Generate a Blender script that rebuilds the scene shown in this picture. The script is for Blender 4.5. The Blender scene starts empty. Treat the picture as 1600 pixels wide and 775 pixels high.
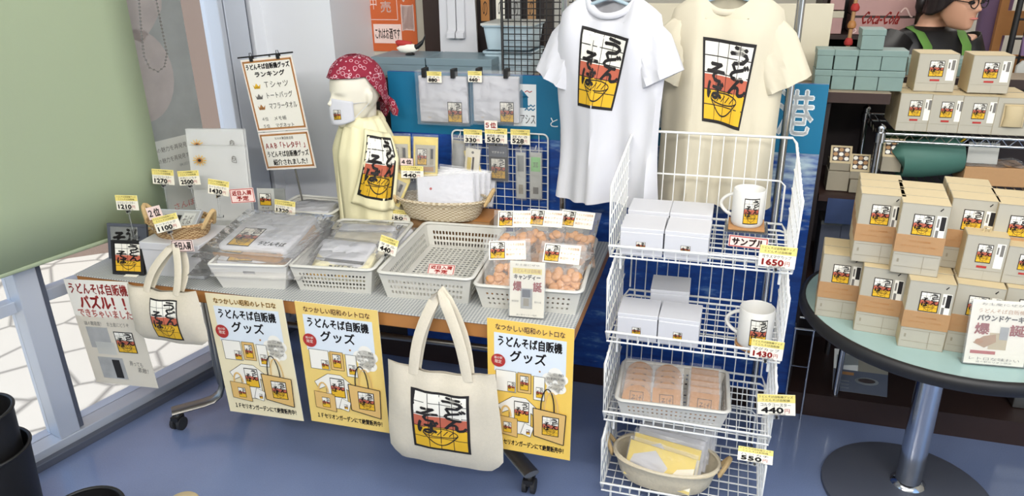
import bpy, bmesh, math, random
from mathutils import Vector, Matrix
random.seed(11)
SC = bpy.context.scene
COL = SC.collection
PI = math.pi

# ------------------------------------------------------------------ camera
FPX = 1150.0
PITCH, ROLL, CAMH = math.radians(22), math.radians(1.0), 1.75
FW = Vector((0, math.cos(PITCH), -math.sin(PITCH)))
U0 = Vector((0, math.sin(PITCH), math.cos(PITCH)))
R0 = Vector((1, 0, 0))
RT = R0 * math.cos(ROLL) - U0 * math.sin(ROLL)
UP = R0 * math.sin(ROLL) + U0 * math.cos(ROLL)
if -RT.z < 0:
    RT = R0 * math.cos(ROLL) + U0 * math.sin(ROLL)
    UP = -R0 * math.sin(ROLL) + U0 * math.cos(ROLL)
CP = Vector((0, 0, CAMH))
cam = bpy.data.cameras.new('camera')
cam.sensor_width = 36
cam.lens = FPX / 1600 * 36
cam.clip_start = 0.05
co = bpy.data.objects.new('camera', cam)
COL.objects.link(co)
m4 = Matrix((RT, UP, -FW)).transposed().to_4x4()
m4.translation = CP
co.matrix_world = m4
SC.camera = co

# ------------------------------------------------------------------ light and exposure
SC.view_settings.view_transform = 'Standard'
SC.view_settings.look = 'None'
SC.view_settings.gamma = 1
SC.view_settings.use_curve_mapping = False
SC.view_settings.exposure = 0.28
w = bpy.data.worlds.new('sky')
SC.world = w
w.use_nodes = True
nt = w.node_tree
bg = nt.nodes['Background']
sk = nt.nodes.new('ShaderNodeTexSky')
sk.sky_type = 'HOSEK_WILKIE'
sk.turbidity = 4
sk.sun_direction = Vector((-0.35, -0.6, 0.8)).normalized()
nt.links.new(sk.outputs[0], bg.inputs[0])
bg.inputs[1].default_value = 8.0
sun = bpy.data.lights.new('sun', 'SUN')
sun.energy = 7.0
sun.angle = 0.02
sun.color = (1.0, 0.95, 0.88)
so = bpy.data.objects.new('sun', sun)
COL.objects.link(so)
so.rotation_euler = Vector((-0.50, -0.86, 1.15)).to_track_quat('Z', 'Y').to_euler()


def area(name, loc, target, sx, sy, power, color):
    l = bpy.data.lights.new(name, 'AREA')
    l.shape = 'RECTANGLE'
    l.size, l.size_y, l.energy, l.color = sx, sy, power, color
    o = bpy.data.objects.new(name, l)
    COL.objects.link(o)
    o.location = loc
    o.rotation_euler = (Vector(loc) - Vector(target)).to_track_quat('Z', 'Y').to_euler()
    return o


# fluorescent ceiling fittings of the shop, then an added front fill row
area('ceiling_and_fill_lamp', (0.0, 1.0, 2.9), (0.0, 1.4, 0), 2.4, 1.2, 24, (1, 0.97, 0.92))
area('ceiling_and_fill_lamp', (1.2, 0.6, 2.9), (1.2, 2.2, 0.5), 1.6, 0.6, 18, (1, 0.96, 0.9))
area('ceiling_and_fill_lamp', (2.4, 4.0, 2.9), (2.2, 3.6, 1), 1.6, 0.6, 34, (1, 0.96, 0.9))
for lx in (-1.5, 0.0, 1.5):
    area('ceiling_and_fill_lamp', (lx, -1.0, 2.85), (0.2 + lx * .3, 2.4, 0.8), 1.3, 0.16, 27, (1, 0.97, 0.93))  # fill tubes added behind the camera, tilted to brighten goods and give glints


# ------------------------------------------------------------------ measuring helpers (pixel of the 1600x775 frame -> point on a real plane)
def ray(px, py):
    return FW + RT * ((px - 800) / FPX) - UP * ((py - 387.5) / FPX)


def Pz(px, py, z):
    d = ray(px, py)
    return CP + d * ((z - CAMH) / d.z)


def Py(px, py, y):
    d = ray(px, py)
    return CP + d * (y / d.y)


def Pn(px, py, p0, n):
    d = ray(px, py)
    return CP + d * ((p0 - CP).dot(n) / d.dot(n))


def axes(deg):
    a = math.radians(deg)
    return Vector((math.cos(a), math.sin(a), 0)), Vector((-math.sin(a), math.cos(a), 0))


ZV = Vector((0, 0, 1))
SO = Vector((-0.611, 3.029, 0)); SU, SV = axes(-17)          # counter front line
TO = Vector((-1.567, 2.424, 0)); TU, TV = axes(-16.1)        # table front left corner
WO = Vector((-1.846, 2.207, 0)); WS, WN0 = axes(58.56); WN = -WN0   # window line, WN points into the room
TZ = 0.70


def SH(u, v, z=0): return SO + SU * u + SV * v + ZV * z
def TB(u, v, z=TZ): return TO + TU * u + TV * v + ZV * z
def WI(s, n, z=0): return WO + WS * s + WN * n + ZV * z
def Psh(px, py, v): return Pn(px, py, SH(0, v), SV)
def Ptb(px, py, v): return Pn(px, py, TB(0, v), TV)
def Pwi(px, py, n): return Pn(px, py, WI(0, n), WN)


# ------------------------------------------------------------------ materials
MATS = {}


def srgb(c):
    return tuple(((x / 255) / 12.92 if x / 255 <= 0.04045 else ((x / 255 + 0.055) / 1.055) ** 2.4) for x in c) + (1,)


def mat(name, c, rough=0.6, metal=0.0, noise=0.0, nscale=40, bump=0.0, bscale=200, spec=0.5, trans=0.0, emit=None):
    m = bpy.data.materials.new(name)
    m.use_nodes = True
    n = m.node_tree
    b = n.nodes['Principled BSDF']
    col = srgb(c)
    b.inputs['Base Color'].default_value = col
    b.inputs['Roughness'].default_value = rough
    b.inputs['Metallic'].default_value = metal
    b.inputs['Specular IOR Level'].default_value = spec
    tc = None
    if noise or bump:
        tc = n.nodes.new('ShaderNodeTexCoord')
    if noise:
        t = n.nodes.new('ShaderNodeTexNoise')
        t.inputs['Scale'].default_value = nscale
        t.inputs['Detail'].default_value = 4
        n.links.new(tc.outputs['Object'], t.inputs['Vector'])
        r = n.nodes.new('ShaderNodeMix')
        r.data_type = 'RGBA'
        r.inputs[6].default_value = tuple(x * (1 - noise) for x in col[:3]) + (1,)
        r.inputs[7].default_value = tuple(min(1, x * (1 + noise)) for x in col[:3]) + (1,)
        n.links.new(t.outputs['Fac'], r.inputs[0])
        n.links.new(r.outputs[2], b.inputs['Base Color'])
    if bump:
        t = n.nodes.new('ShaderNodeTexNoise')
        t.inputs['Scale'].default_value = bscale
        n.links.new(tc.outputs['Object'], t.inputs['Vector'])
        bp = n.nodes.new('ShaderNodeBump')
        bp.inputs['Strength'].default_value = bump
        bp.inputs['Distance'].default_value = 0.004
        n.links.new(t.outputs['Fac'], bp.inputs['Height'])
        n.links.new(bp.outputs[0], b.inputs['Normal'])
    if trans:
        tr = n.nodes.new('ShaderNodeBsdfTranslucent')
        tr.inputs[0].default_value = col
        mx = n.nodes.new('ShaderNodeMixShader')
        mx.inputs[0].default_value = trans
        n.links.new(b.outputs[0], mx.inputs[1])
        n.links.new(tr.outputs[0], mx.inputs[2])
        n.links.new(mx.outputs[0], n.nodes['Material Output'].inputs[0])
    MATS[name] = m
    return m


def film(name, c, solid, gloss=0.25, rough=0.12, bump=0.6, bscale=30):
    """clear plastic: see-through with a thin milky body and glossy wrinkles"""
    m = bpy.data.materials.new(name)
    m.use_nodes = True
    n = m.node_tree
    n.nodes.remove(n.nodes['Principled BSDF'])
    tr = n.nodes.new('ShaderNodeBsdfTransparent')
    df = n.nodes.new('ShaderNodeBsdfDiffuse')
    df.inputs[0].default_value = srgb(c)
    gl = n.nodes.new('ShaderNodeBsdfGlossy')
    gl.inputs['Roughness'].default_value = rough
    m1 = n.nodes.new('ShaderNodeMixShader')
    m1.inputs[0].default_value = solid
    n.links.new(tr.outputs[0], m1.inputs[1])
    n.links.new(df.outputs[0], m1.inputs[2])
    lw = n.nodes.new('ShaderNodeLayerWeight')
    lw.inputs[0].default_value = gloss
    m2 = n.nodes.new('ShaderNodeMixShader')
    n.links.new(lw.outputs['Fresnel'], m2.inputs[0])
    n.links.new(m1.outputs[0], m2.inputs[1])
    n.links.new(gl.outputs[0], m2.inputs[2])
    if bump:
        tc = n.nodes.new('ShaderNodeTexCoord')
        t = n.nodes.new('ShaderNodeTexNoise')
        t.inputs['Scale'].default_value = bscale
        n.links.new(tc.outputs['Object'], t.inputs['Vector'])
        bp = n.nodes.new('ShaderNodeBump')
        bp.inputs['Strength'].default_value = bump
        bp.inputs['Distance'].default_value = 0.01
        n.links.new(t.outputs['Fac'], bp.inputs['Height'])
        n.links.new(bp.outputs[0], gl.inputs['Normal'])
        n.links.new(bp.outputs[0], lw.inputs['Normal'])
    n.links.new(m2.outputs[0], n.nodes['Material Output'].inputs[0])
    MATS[name] = m
    return m


mat('white_paint', (226, 228, 232), 0.5, bump=0.05)
mat('white_metal', (236, 236, 232), 0.35)
mat('white_plastic', (216, 214, 206), 0.4, trans=0.10)
mat('matte_white', (220, 218, 212), 0.55, bump=0.05)
mat('alu', (200, 205, 214), 0.4, metal=0.35)
mat('alu_dark', (92, 96, 108), 0.5, metal=0.3)
mat('chrome', (205, 208, 212), 0.15, metal=1.0)
mat('steel', (150, 148, 142), 0.32, metal=0.9)
mat('black', (24, 23, 24), 0.5)
mat('ink', (28, 24, 24), 0.7)
mat('rubber', (40, 40, 42), 0.7)
mat('red_ink', (176, 48, 44), 0.7)
mat('pink_ink', (214, 128, 118), 0.7)
mat('grey_ink', (120, 116, 110), 0.7)
mat('logo_red', (190, 98, 74), 0.75)
mat('logo_yellow', (226, 178, 38), 0.75)
mat('logo_white', (240, 236, 224), 0.75)
mat('paper', (242, 238, 226), 0.7)
mat('card', (246, 240, 224), 0.65)
mat('band_yellow', (240, 222, 130), 0.7)
mat('tag_pink', (240, 214, 206), 0.7)
mat('poster_yellow', (236, 205, 118), 0.6)
mat('poster_cream', (236, 224, 186), 0.6)
mat('poster_gold', (240, 200, 92), 0.6)
mat('poster_blue', (222, 230, 236), 0.6)
mat('tan_art', (222, 182, 110), 0.6)
mat('canvas', (212, 203, 184), 0.9, noise=0.06, nscale=120, bump=0.25, bscale=500, spec=0.1)
mat('shirt_white', (212, 212, 217), 0.9, bump=0.1, bscale=600, spec=0.1)
mat('shirt_cream', (210, 202, 180), 0.9, bump=0.1, bscale=600, spec=0.1)
mat('towel_yellow', (242, 234, 194), 0.95, bump=0.2, bscale=500, spec=0.1)
mat('kraft', (176, 136, 94), 0.8, noise=0.06, nscale=90)
mat('box_face', (176, 171, 156), 0.6)
mat('box_line', (150, 142, 124), 0.6)
mat('box_tan', (196, 178, 140), 0.7, noise=0.04)
mat('gift_white', (206, 206, 210), 0.5)
mat('wood', (178, 122, 66), 0.5, noise=0.15, nscale=12)
mat('wood_dark', (50, 32, 27), 0.55, noise=0.2, nscale=10)
mat('shelf_dark', (38, 28, 28), 0.6, noise=0.1, nscale=8)
mat('shelf_top', (150, 134, 112), 0.5)
mat('beige', (206, 198, 176), 0.7, noise=0.03, nscale=5)
mat('wall_beige', (196, 190, 176), 0.8, noise=0.03, nscale=6)
mat('orange_sheet', (206, 100, 48), 0.5)
mat('green_box', (118, 140, 134), 0.45, noise=0.08, nscale=30)
mat('blue_box', (118, 138, 146), 0.4, noise=0.06, nscale=20)
mat('bin_blue', (170, 190, 200), 0.4)
mat('cork', (176, 130, 84), 0.9, noise=0.25, nscale=160)
mat('straw', (200, 170, 122), 0.85, noise=0.2, nscale=90, bump=0.4, bscale=120)
mat('straw_pale', (216, 204, 178), 0.85, noise=0.12, nscale=90, bump=0.4, bscale=120)
mat('skin', (206, 156, 128), 0.55)
mat('mannequin', (232, 226, 208), 0.4)
mat('hair', (30, 22, 24), 0.4)
mat('apron_green', (96, 140, 62), 0.8)
mat('bag_green', (62, 104, 92), 0.6, noise=0.06)
mat('leaf_green', (60, 90, 50), 0.8)
mat('candy', (196, 140, 82), 0.25, noise=0.15, nscale=60)
mat('pad_yellow', (238, 214, 110), 0.6)
mat('mint', (150, 205, 140), 0.5)
mat('teal_top', (150, 176, 172), 0.12, noise=0.03)
mat('pink_tray', (190, 150, 146), 0.35, noise=0.06)
mat('purple_cloth', (120, 96, 130), 0.7)
mat('navy_photo', (52, 66, 100), 0.4, noise=0.5, nscale=14)
mat('grey_photo', (170, 170, 168), 0.5, noise=0.35, nscale=18)
mat('fade_grey', (186, 188, 186), 0.6, noise=0.4, nscale=14, trans=0.6)
mat('fade_white', (232, 232, 226), 0.6, trans=0.45)
mat('fade_blush', (206, 196, 192), 0.6, noise=0.25, nscale=16, trans=0.45)
mat('backlit_paper', (244, 238, 224), 0.6, trans=0.35)
mat('paving_pink', (120, 104, 96), 0.8)
mat('blind', (188, 200, 168), 0.8, trans=0.34, bump=0.15, bscale=400)
mat('paisley_base', (140, 28, 52), 0.8)
mat('sea_logo', (236, 240, 240), 0.5)
mat('ceiling', (230, 230, 226), 0.8)
film('clear', (246, 246, 246), 0.08, 0.2)
film('film', (252, 252, 252), 0.11, 0.24, 0.16, 1.0, 28)
film('milky', (232, 232, 228), 0.62, 0.10, 0.3, 0.3, 20)
film('acrylic', (240, 244, 246), 0.10, 0.20, 0.05, 0)
film('glass', (236, 244, 244), 0.02, 0.08, 0.03, 0)


def custom_materials():
    # floor: blue grey sheet vinyl
    m = mat('floor', (104, 116, 150), 0.28, spec=0.5)
    n = m.node_tree; b = n.nodes['Principled BSDF']
    tc = n.nodes.new('ShaderNodeTexCoord')
    t = n.nodes.new('ShaderNodeTexNoise'); t.inputs['Scale'].default_value = 1.2; t.inputs['Detail'].default_value = 5
    t2 = n.nodes.new('ShaderNodeTexNoise'); t2.inputs['Scale'].default_value = 260
    n.links.new(tc.outputs['Object'], t.inputs[0]); n.links.new(tc.outputs['Object'], t2.inputs[0])
    mx = n.nodes.new('ShaderNodeMix'); mx.data_type = 'RGBA'
    mx.inputs[6].default_value = srgb((98, 112, 146)); mx.inputs[7].default_value = srgb((126, 142, 178))
    ad = n.nodes.new('ShaderNodeMath'); ad.operation = 'MULTIPLY_ADD'; ad.inputs[1].default_value = 0.35
    n.links.new(t2.outputs[0], ad.inputs[0]); n.links.new(t.outputs[0], ad.inputs[2])
    mr = n.nodes.new('ShaderNodeMapRange'); mr.inputs[1].default_value = 0.45; mr.inputs[2].default_value = 0.9
    n.links.new(ad.outputs[0], mr.inputs[0]); n.links.new(mr.outputs[0], mx.inputs[0])
    n.links.new(mx.outputs[2], b.inputs['Base Color'])
    b.inputs['Coat Weight'].default_value = 0.7; b.inputs['Coat Roughness'].default_value = 0.12; b.inputs['Coat IOR'].default_value = 1.6
    # paving outside
    m = mat('paving', (214, 210, 202), 0.8)
    n = m.node_tree; b = n.nodes['Principled BSDF']
    tc = n.nodes.new('ShaderNodeTexCoord')
    v = n.nodes.new('ShaderNodeTexVoronoi'); v.feature = 'DISTANCE_TO_EDGE'; v.inputs['Scale'].default_value = 3.2
    n.links.new(tc.outputs['Object'], v.inputs['Vector'])
    rp = n.nodes.new('ShaderNodeMapRange'); rp.inputs[1].default_value = 0.0; rp.inputs[2].default_value = 0.05
    n.links.new(v.outputs['Distance'], rp.inputs[0])
    mx = n.nodes.new('ShaderNodeMix'); mx.data_type = 'RGBA'
    mx.inputs[6].default_value = srgb((100, 98, 95)); mx.inputs[7].default_value = srgb((160, 158, 153))
    n.links.new(rp.outputs[0], mx.inputs[0]); n.links.new(mx.outputs[2], b.inputs['Base Color'])
    # printed sea of the counter banner
    m = mat('sea', (24, 76, 160), 0.45)
    n = m.node_tree; b = n.nodes['Principled BSDF']
    tc = n.nodes.new('ShaderNodeTexCoord')
    mp = n.nodes.new('ShaderNodeMapping'); mp.inputs['Scale'].default_value = (1.6, 1, 6)
    n.links.new(tc.outputs['Object'], mp.inputs[0])
    t = n.nodes.new('ShaderNodeTexNoise'); t.inputs['Scale'].default_value = 4; t.inputs['Detail'].default_value = 9
    t.inputs['Roughness'].default_value = 0.65
    n.links.new(mp.outputs[0], t.inputs[0])
    cr = n.nodes.new('ShaderNodeValToRGB')
    e = cr.color_ramp.elements
    e[0].position = 0.3; e[0].color = srgb((8, 42, 108))
    e[1].position = 0.58; e[1].color = srgb((22, 74, 156))
    x = e.new(0.74); x.color = srgb((120, 160, 200))
    n.links.new(t.outputs[0], cr.inputs[0])
    # sea spray high up on the print, deep blue below (a picture printed on the board)
    sp = n.nodes.new('ShaderNodeSeparateXYZ'); n.links.new(tc.outputs['Object'], sp.inputs[0])
    t2 = n.nodes.new('ShaderNodeTexNoise'); t2.inputs['Scale'].default_value = 7; t2.inputs['Detail'].default_value = 8
    n.links.new(mp.outputs[0], t2.inputs[0])
    mr = n.nodes.new('ShaderNodeMapRange'); mr.inputs[1].default_value = 0.66; mr.inputs[2].default_value = 1.0
    n.links.new(sp.outputs['Z'], mr.inputs[0])
    mr0 = n.nodes.new('ShaderNodeMapRange'); mr0.inputs[1].default_value = 0.6; mr0.inputs[2].default_value = 1.0
    n.links.new(sp.outputs['X'], mr0.inputs[0])
    mm = n.nodes.new('ShaderNodeMath'); mm.operation = 'MULTIPLY'
    n.links.new(mr.outputs[0], mm.inputs[0]); n.links.new(mr0.outputs[0], mm.inputs[1])
    m3 = n.nodes.new('ShaderNodeMath'); m3.operation = 'MULTIPLY_ADD'; m3.inputs[1].default_value = 0.34
    n.links.new(mm.outputs[0], m3.inputs[0]); n.links.new(t2.outputs[0], m3.inputs[2])
    c2 = n.nodes.new('ShaderNodeMapRange'); c2.inputs[1].default_value = 0.66; c2.inputs[2].default_value = 1.0
    n.links.new(m3.outputs[0], c2.inputs[0])
    mx = n.nodes.new('ShaderNodeMix'); mx.data_type = 'RGBA'; mx.inputs[7].default_value = srgb((176, 196, 204))
    n.links.new(c2.outputs[0], mx.inputs[0]); n.links.new(cr.outputs[0], mx.inputs[6])
    n.links.new(mx.outputs[2], b.inputs['Base Color'])
    m = mat('teal_band', (18, 110, 148), 0.45, noise=0.05, nscale=3)
    # tabletop sheet: pale grey fine check
    m = mat('table_sheet', (190, 190, 186), 0.6)
    n = m.node_tree; b = n.nodes['Principled BSDF']
    tc = n.nodes.new('ShaderNodeTexCoord')
    mp = n.nodes.new('ShaderNodeMapping'); mp.inputs['Rotation'].default_value = (0, 0, PI / 4)
    ck = n.nodes.new('ShaderNodeTexChecker'); ck.inputs['Scale'].default_value = 130
    ck.inputs['Color1'].default_value = srgb((196, 196, 192)); ck.inputs['Color2'].default_value = srgb((142, 146, 148))
    n.links.new(tc.outputs['Object'], mp.inputs[0]); n.links.new(mp.outputs[0], ck.inputs[0])
    n.links.new(ck.outputs[0], b.inputs['Base Color'])
    # bandana paisley
    m = MATS['paisley_base']
    n = m.node_tree; b = n.nodes['Principled BSDF']
    tc = n.nodes.new('ShaderNodeTexCoord')
    v = n.nodes.new('ShaderNodeTexVoronoi'); v.inputs['Scale'].default_value = 52
    n.links.new(tc.outputs['Object'], v.inputs['Vector'])
    cr = n.nodes.new('ShaderNodeValToRGB'); cr.color_ramp.interpolation = 'CONSTANT'
    e = cr.color_ramp.elements
    e[0].position = 0; e[0].color = srgb((150, 30, 56))
    e[1].position = 0.34; e[1].color = srgb((214, 176, 184))
    x = e.new(0.43); x.color = srgb((142, 26, 52))
    n.links.new(v.outputs['Distance'], cr.inputs[0]); n.links.new(cr.outputs[0], b.inputs['Base Color'])
    # wicker weave
    for nm, c1, c2 in (('wicker', (206, 176, 130), (150, 112, 72)), ('wicker_pale', (222, 210, 186), (178, 158, 126))):
        m = mat(nm, c1, 0.8)
        n = m.node_tree; b = n.nodes['Principled BSDF']
        tc = n.nodes.new('ShaderNodeTexCoord')
        mp = n.nodes.new('ShaderNodeMapping'); mp.inputs['Scale'].default_value = (1, 1, 2.0)
        ck = n.nodes.new('ShaderNodeTexChecker'); ck.inputs['Scale'].default_value = 90
        ck.inputs['Color1'].default_value = srgb(c1); ck.inputs['Color2'].default_value = srgb(c2)
        n.links.new(tc.outputs['Object'], mp.inputs[0]); n.links.new(mp.outputs[0], ck.inputs[0])
        n.links.new(ck.outputs[0], b.inputs['Base Color'])
        bp = n.nodes.new('ShaderNodeBump'); bp.inputs['Strength'].default_value = 0.6; bp.inputs['Distance'].default_value = 0.004
        n.links.new(ck.outputs[1], bp.inputs['Height']); n.links.new(bp.outputs[0], b.inputs['Normal'])


custom_materials()


# ------------------------------------------------------------------ mesh builder
class MB:
    def __init__(self):
        self.v = []; self.f = []; self.m = []; self.mats = []; self.sm = []

    def mi(self, mt):
        if mt not in self.mats:
            self.mats.append(mt)
        return self.mats.index(mt)

    def add(self, vs, fs, mt, M=None, smooth=False):
        b = len(self.v); k = self.mi(mt)
        self.v += [(M @ Vector(p)) if M else Vector(p) for p in vs]
        for f in fs:
            self.f.append(tuple(i + b for i in f)); self.m.append(k); self.sm.append(smooth)
        return self

    def box(self, x0, x1, y0, y1, z0, z1, mt, M=None):
        vs = [(x, y, z) for z in (z0, z1) for y in (y0, y1) for x in (x0, x1)]
        return self.add(vs, [(0, 2, 3, 1), (4, 5, 7, 6), (0, 1, 5, 4), (2, 6, 7, 3), (0, 4, 6, 2), (1, 3, 7, 5)], mt, M)

    def tube(self, pts, r, mt, n=8, closed=False, caps=True, M=None, flat=None):
        """sweep a circle (or an ellipse: flat = (ref axis, r2)) along points; r may be a list"""
        pts = [Vector(p) for p in pts]; N = len(pts)
        rs = r if isinstance(r, (list, tuple)) else [r] * N
        vs = []; prev = None
        for i, p in enumerate(pts):
            if closed:
                t = pts[(i + 1) % N] - pts[i - 1]
            else:
                t = pts[min(i + 1, N - 1)] - pts[max(i - 1, 0)]
            if t.length < 1e-9: t = Vector((0, 0, 1))
            t.normalize()
            if flat:
                a = Vector(flat[0]); a = (a - t * a.dot(t)).normalized()
            elif prev is None:
                a = t.orthogonal().normalized()
            else:
                a = prev - t * prev.dot(t)
                a = a.normalized() if a.length > 1e-6 else t.orthogonal().normalized()
            prev = a; b = t.cross(a)
            r2 = flat[1] if flat else rs[i]
            for k in range(n):
                th = 2 * PI * k / n
                vs.append(p + a * (math.cos(th) * rs[i]) + b * (math.sin(th) * r2))
        fs = []
        for i in range(N if closed else N - 1):
            j = (i + 1) % N
            for k in range(n):
                k2 = (k + 1) % n
                fs.append((i * n + k, i * n + k2, j * n + k2, j * n + k))
        if caps and not closed:
            fs.append(tuple(range(n))[::-1]); fs.append(tuple((N - 1) * n + k for k in range(n)))
        return self.add(vs, fs, mt, M, smooth=n > 5)

    def lathe(self, prof, mt, n=32, M=None, sx=1, sy=1, caps=True):
        vs = []; fs = []; N = len(prof)
        for r, z in prof:
            for k in range(n):
                th = 2 * PI * k / n
                vs.append((r * math.cos(th) * sx, r * math.sin(th) * sy, z))
        for i in range(N - 1):
            for k in range(n):
                k2 = (k + 1) % n
                fs.append((i * n + k, i * n + k2, (i + 1) * n + k2, (i + 1) * n + k))
        if caps:
            fs.append(tuple(range(n))[::-1]); fs.append(tuple((N - 1) * n + k for k in range(n)))
        return self.add(vs, fs, mt, M, smooth=True)

    def loft(self, rings, mt, caps=(True, True), M=None, smooth=True):
        n = len(rings[0]); vs = [p for r in rings for p in r]; fs = []
        for i in range(len(rings) - 1):
            for k in range(n):
                k2 = (k + 1) % n
                fs.append((i * n + k, i * n + k2, (i + 1) * n + k2, (i + 1) * n + k))
        if caps[0]: fs.append(tuple(range(n))[::-1])
        if caps[1]: fs.append(tuple((len(rings) - 1) * n + k for k in range(n)))
        return self.add(vs, fs, mt, M, smooth=smooth)

    def grid(self, fn, nu, nv, mt, M=None, smooth=True, skip=None, us=None, vs_=None):
        us = us or [i / nu for i in range(nu + 1)]
        ws = vs_ or [j / nv for j in range(nv + 1)]
        nu, nv = len(us) - 1, len(ws) - 1
        vs = [fn(a, b) for b in ws for a in us]
        fs = []
        for j in range(nv):
            for i in range(nu):
                if skip and skip(i, j): continue
                q = j * (nu + 1) + i
                fs.append((q, q + 1, q + nu + 2, q + nu + 1))
        return self.add(vs, fs, mt, M, smooth=smooth)

    def prism(self, pts, z0, z1, mt, M=None):
        n = len(pts)
        vs = [(x, y, z0) for x, y in pts] + [(x, y, z1) for x, y in pts]
        fs = [tuple(range(n))[::-1], tuple(range(n, 2 * n))] + [(i, (i + 1) % n, n + (i + 1) % n, n + i) for i in range(n)]
        return self.add(vs, fs, mt, M)

    def art(self, comps, fn):
        """flat artwork laid on a surface: fn(x, y, h) -> point, h = height off the surface"""
        for vs, fs, mt, lay in comps:
            self.add([fn(x, y, 0.0006 + 0.0004 * lay) for x, y in vs], fs, mt)
        return self

    def build(self, name, parent=None, loc=None, rotz=None, matrix=None, bevel=0, solid=0, subs=0, remesh=0, soff=0):
        me = bpy.data.meshes.new(name)
        me.from_pydata([tuple(p) for p in self.v], [], self.f)
        for mt in self.mats: me.materials.append(MATS[mt])
        me.polygons.foreach_set('material_index', self.m)
        me.polygons.foreach_set('use_smooth', self.sm)
        me.update()
        if any(self.sm) and not remesh: me.set_sharp_from_angle(angle=math.radians(50))
        o = bpy.data.objects.new(name, me)
        COL.objects.link(o)
        if parent: o.parent = parent
        if matrix is not None: o.matrix_basis = matrix
        if loc is not None: o.location = loc
        if rotz is not None: o.rotation_euler = (0, 0, rotz)
        if remesh:
            r = o.modifiers.new('remesh', 'REMESH'); r.mode = 'VOXEL'; r.voxel_size = remesh; r.use_smooth_shade = True
            s = o.modifiers.new('smooth', 'SMOOTH'); s.iterations = 4; s.factor = 0.5
        if solid:
            s = o.modifiers.new('solid', 'SOLIDIFY'); s.thickness = solid; s.offset = soff
        if bevel:
            b = o.modifiers.new('bevel', 'BEVEL'); b.width = bevel; b.segments = 2; b.limit_method = 'ANGLE'
            b.angle_limit = math.radians(40)
        if subs:
            s = o.modifiers.new('subsurf', 'SUBSURF'); s.levels = subs; s.render_levels = subs
        return o


def tag(o, label=None, cat=None, group=None, kind=None):
    if label: o['label'] = label
    if cat: o['category'] = cat
    if group: o['group'] = group
    if kind: o['kind'] = kind
    return o


def thing(name, label, cat, loc=(0, 0, 0), rotz=0.0, group=None, kind=None, matrix=None):
    o = bpy.data.objects.new(name, None)
    o.empty_display_size = 0.05
    COL.objects.link(o)
    if matrix is not None:
        o.matrix_basis = matrix
    else:
        o.location = loc; o.rotation_euler = (0, 0, rotz)
    return tag(o, label, cat, group, kind)


def copy_tree(o, parent=None):
    c = o.copy(); COL.objects.link(c)
    if parent: c.parent = parent
    for ch in list(o.children): copy_tree(ch, c)
    return c


def fm(origin, right, up):
    """local x = right, z = up, -y faces the viewer"""
    x = Vector(right).normalized(); z = Vector(up); z = (z - x * z.dot(x)).normalized(); y = z.cross(x)
    M = Matrix((x, y, z)).transposed().to_4x4(); M.translation = origin
    return M


def rdir(deg): return axes(deg)[0]


# ------------------------------------------------------------------ flat artwork: text, rectangles, marks
_tx = {}


def glyph(s):
    if s not in _tx:
        c = bpy.data.curves.new('t', 'FONT'); c.body = s; c.resolution_u = 1 if len(s) > 4 else 2; c.size = 1
        o = bpy.data.objects.new('t', c); COL.objects.link(o)
        dg = bpy.context.evaluated_depsgraph_get(); dg.update()
        e = o.evaluated_get(dg); me = e.to_mesh()
        vs = [(q.co.x, q.co.y) for q in me.vertices]; fs = [tuple(p.vertices) for p in me.polygons]
        e.to_mesh_clear(); bpy.data.objects.remove(o); bpy.data.curves.remove(c)
        if not vs: vs, fs = [(0, 0), (1, 0), (0, 1)], []
        x0, x1 = min(a for a, _ in vs), max(a for a, _ in vs); y0, y1 = min(b for _, b in vs), max(b for _, b in vs)
        sx, sy = max(x1 - x0, 1e-3), max(y1 - y0, 1e-3)
        _tx[s] = ([((a - x0) / sx, (b - y0) / sy) for a, b in vs], fs, sx / sy)
    return _tx[s]


def txt(s, x, y, w, h, mt='ink', lay=2, bold=0.0, keep=False, shear=0.0, rot=0.0):
    """text filling the box with lower left corner x, y"""
    vs, fs, asp = glyph(s)
    if keep and w / h > asp:
        nw = h * asp; x += (w - nw) / 2; w = nw
    out = []
    offs = [(0, 0)] if not bold else [(bold, 0), (-bold, 0), (0, bold), (0, -bold)]
    ca, sa = math.cos(rot), math.sin(rot)
    for ox, oy in offs:
        q = []
        for a, b in vs:
            px, py = (a - .5) * w + shear * (b - .5) * h, (b - .5) * h
            q.append((x + w / 2 + px * ca - py * sa + ox, y + h / 2 + px * sa + py * ca + oy))
        out.append((q, fs, mt, lay))
    return out


def vtxt(s, x, y, w, h, mt='ink', lay=2, bold=0.0, rot=0.0):
    n = len(s); out = []
    for i, ch in enumerate(s):
        hh = h / n
        out += txt(ch, x, y + h - (i + 1) * hh + hh * 0.06, w, hh * 0.9, mt, lay, bold, rot=rot)
    return out


def rect(x0, y0, x1, y1, mt, lay=0, n=1):
    vs = [(x0 + (x1 - x0) * i / n, y0 + (y1 - y0) * j / n) for j in range(n + 1) for i in range(n + 1)]
    fs = [(j * (n + 1) + i, j * (n + 1) + i + 1, (j + 1) * (n + 1) + i + 1, (j + 1) * (n + 1) + i) for j in range(n) for i in range(n)]
    return [(vs, fs, mt, lay)]


def poly(pts, mt, lay=1): return [(list(pts), [tuple(range(len(pts)))], mt, lay)]


def disc(x, y, rx, ry, mt, lay=1, n=20):
    return poly([(x + rx * math.cos(2 * PI * k / n), y + ry * math.sin(2 * PI * k / n)) for k in range(n)], mt, lay)


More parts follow.
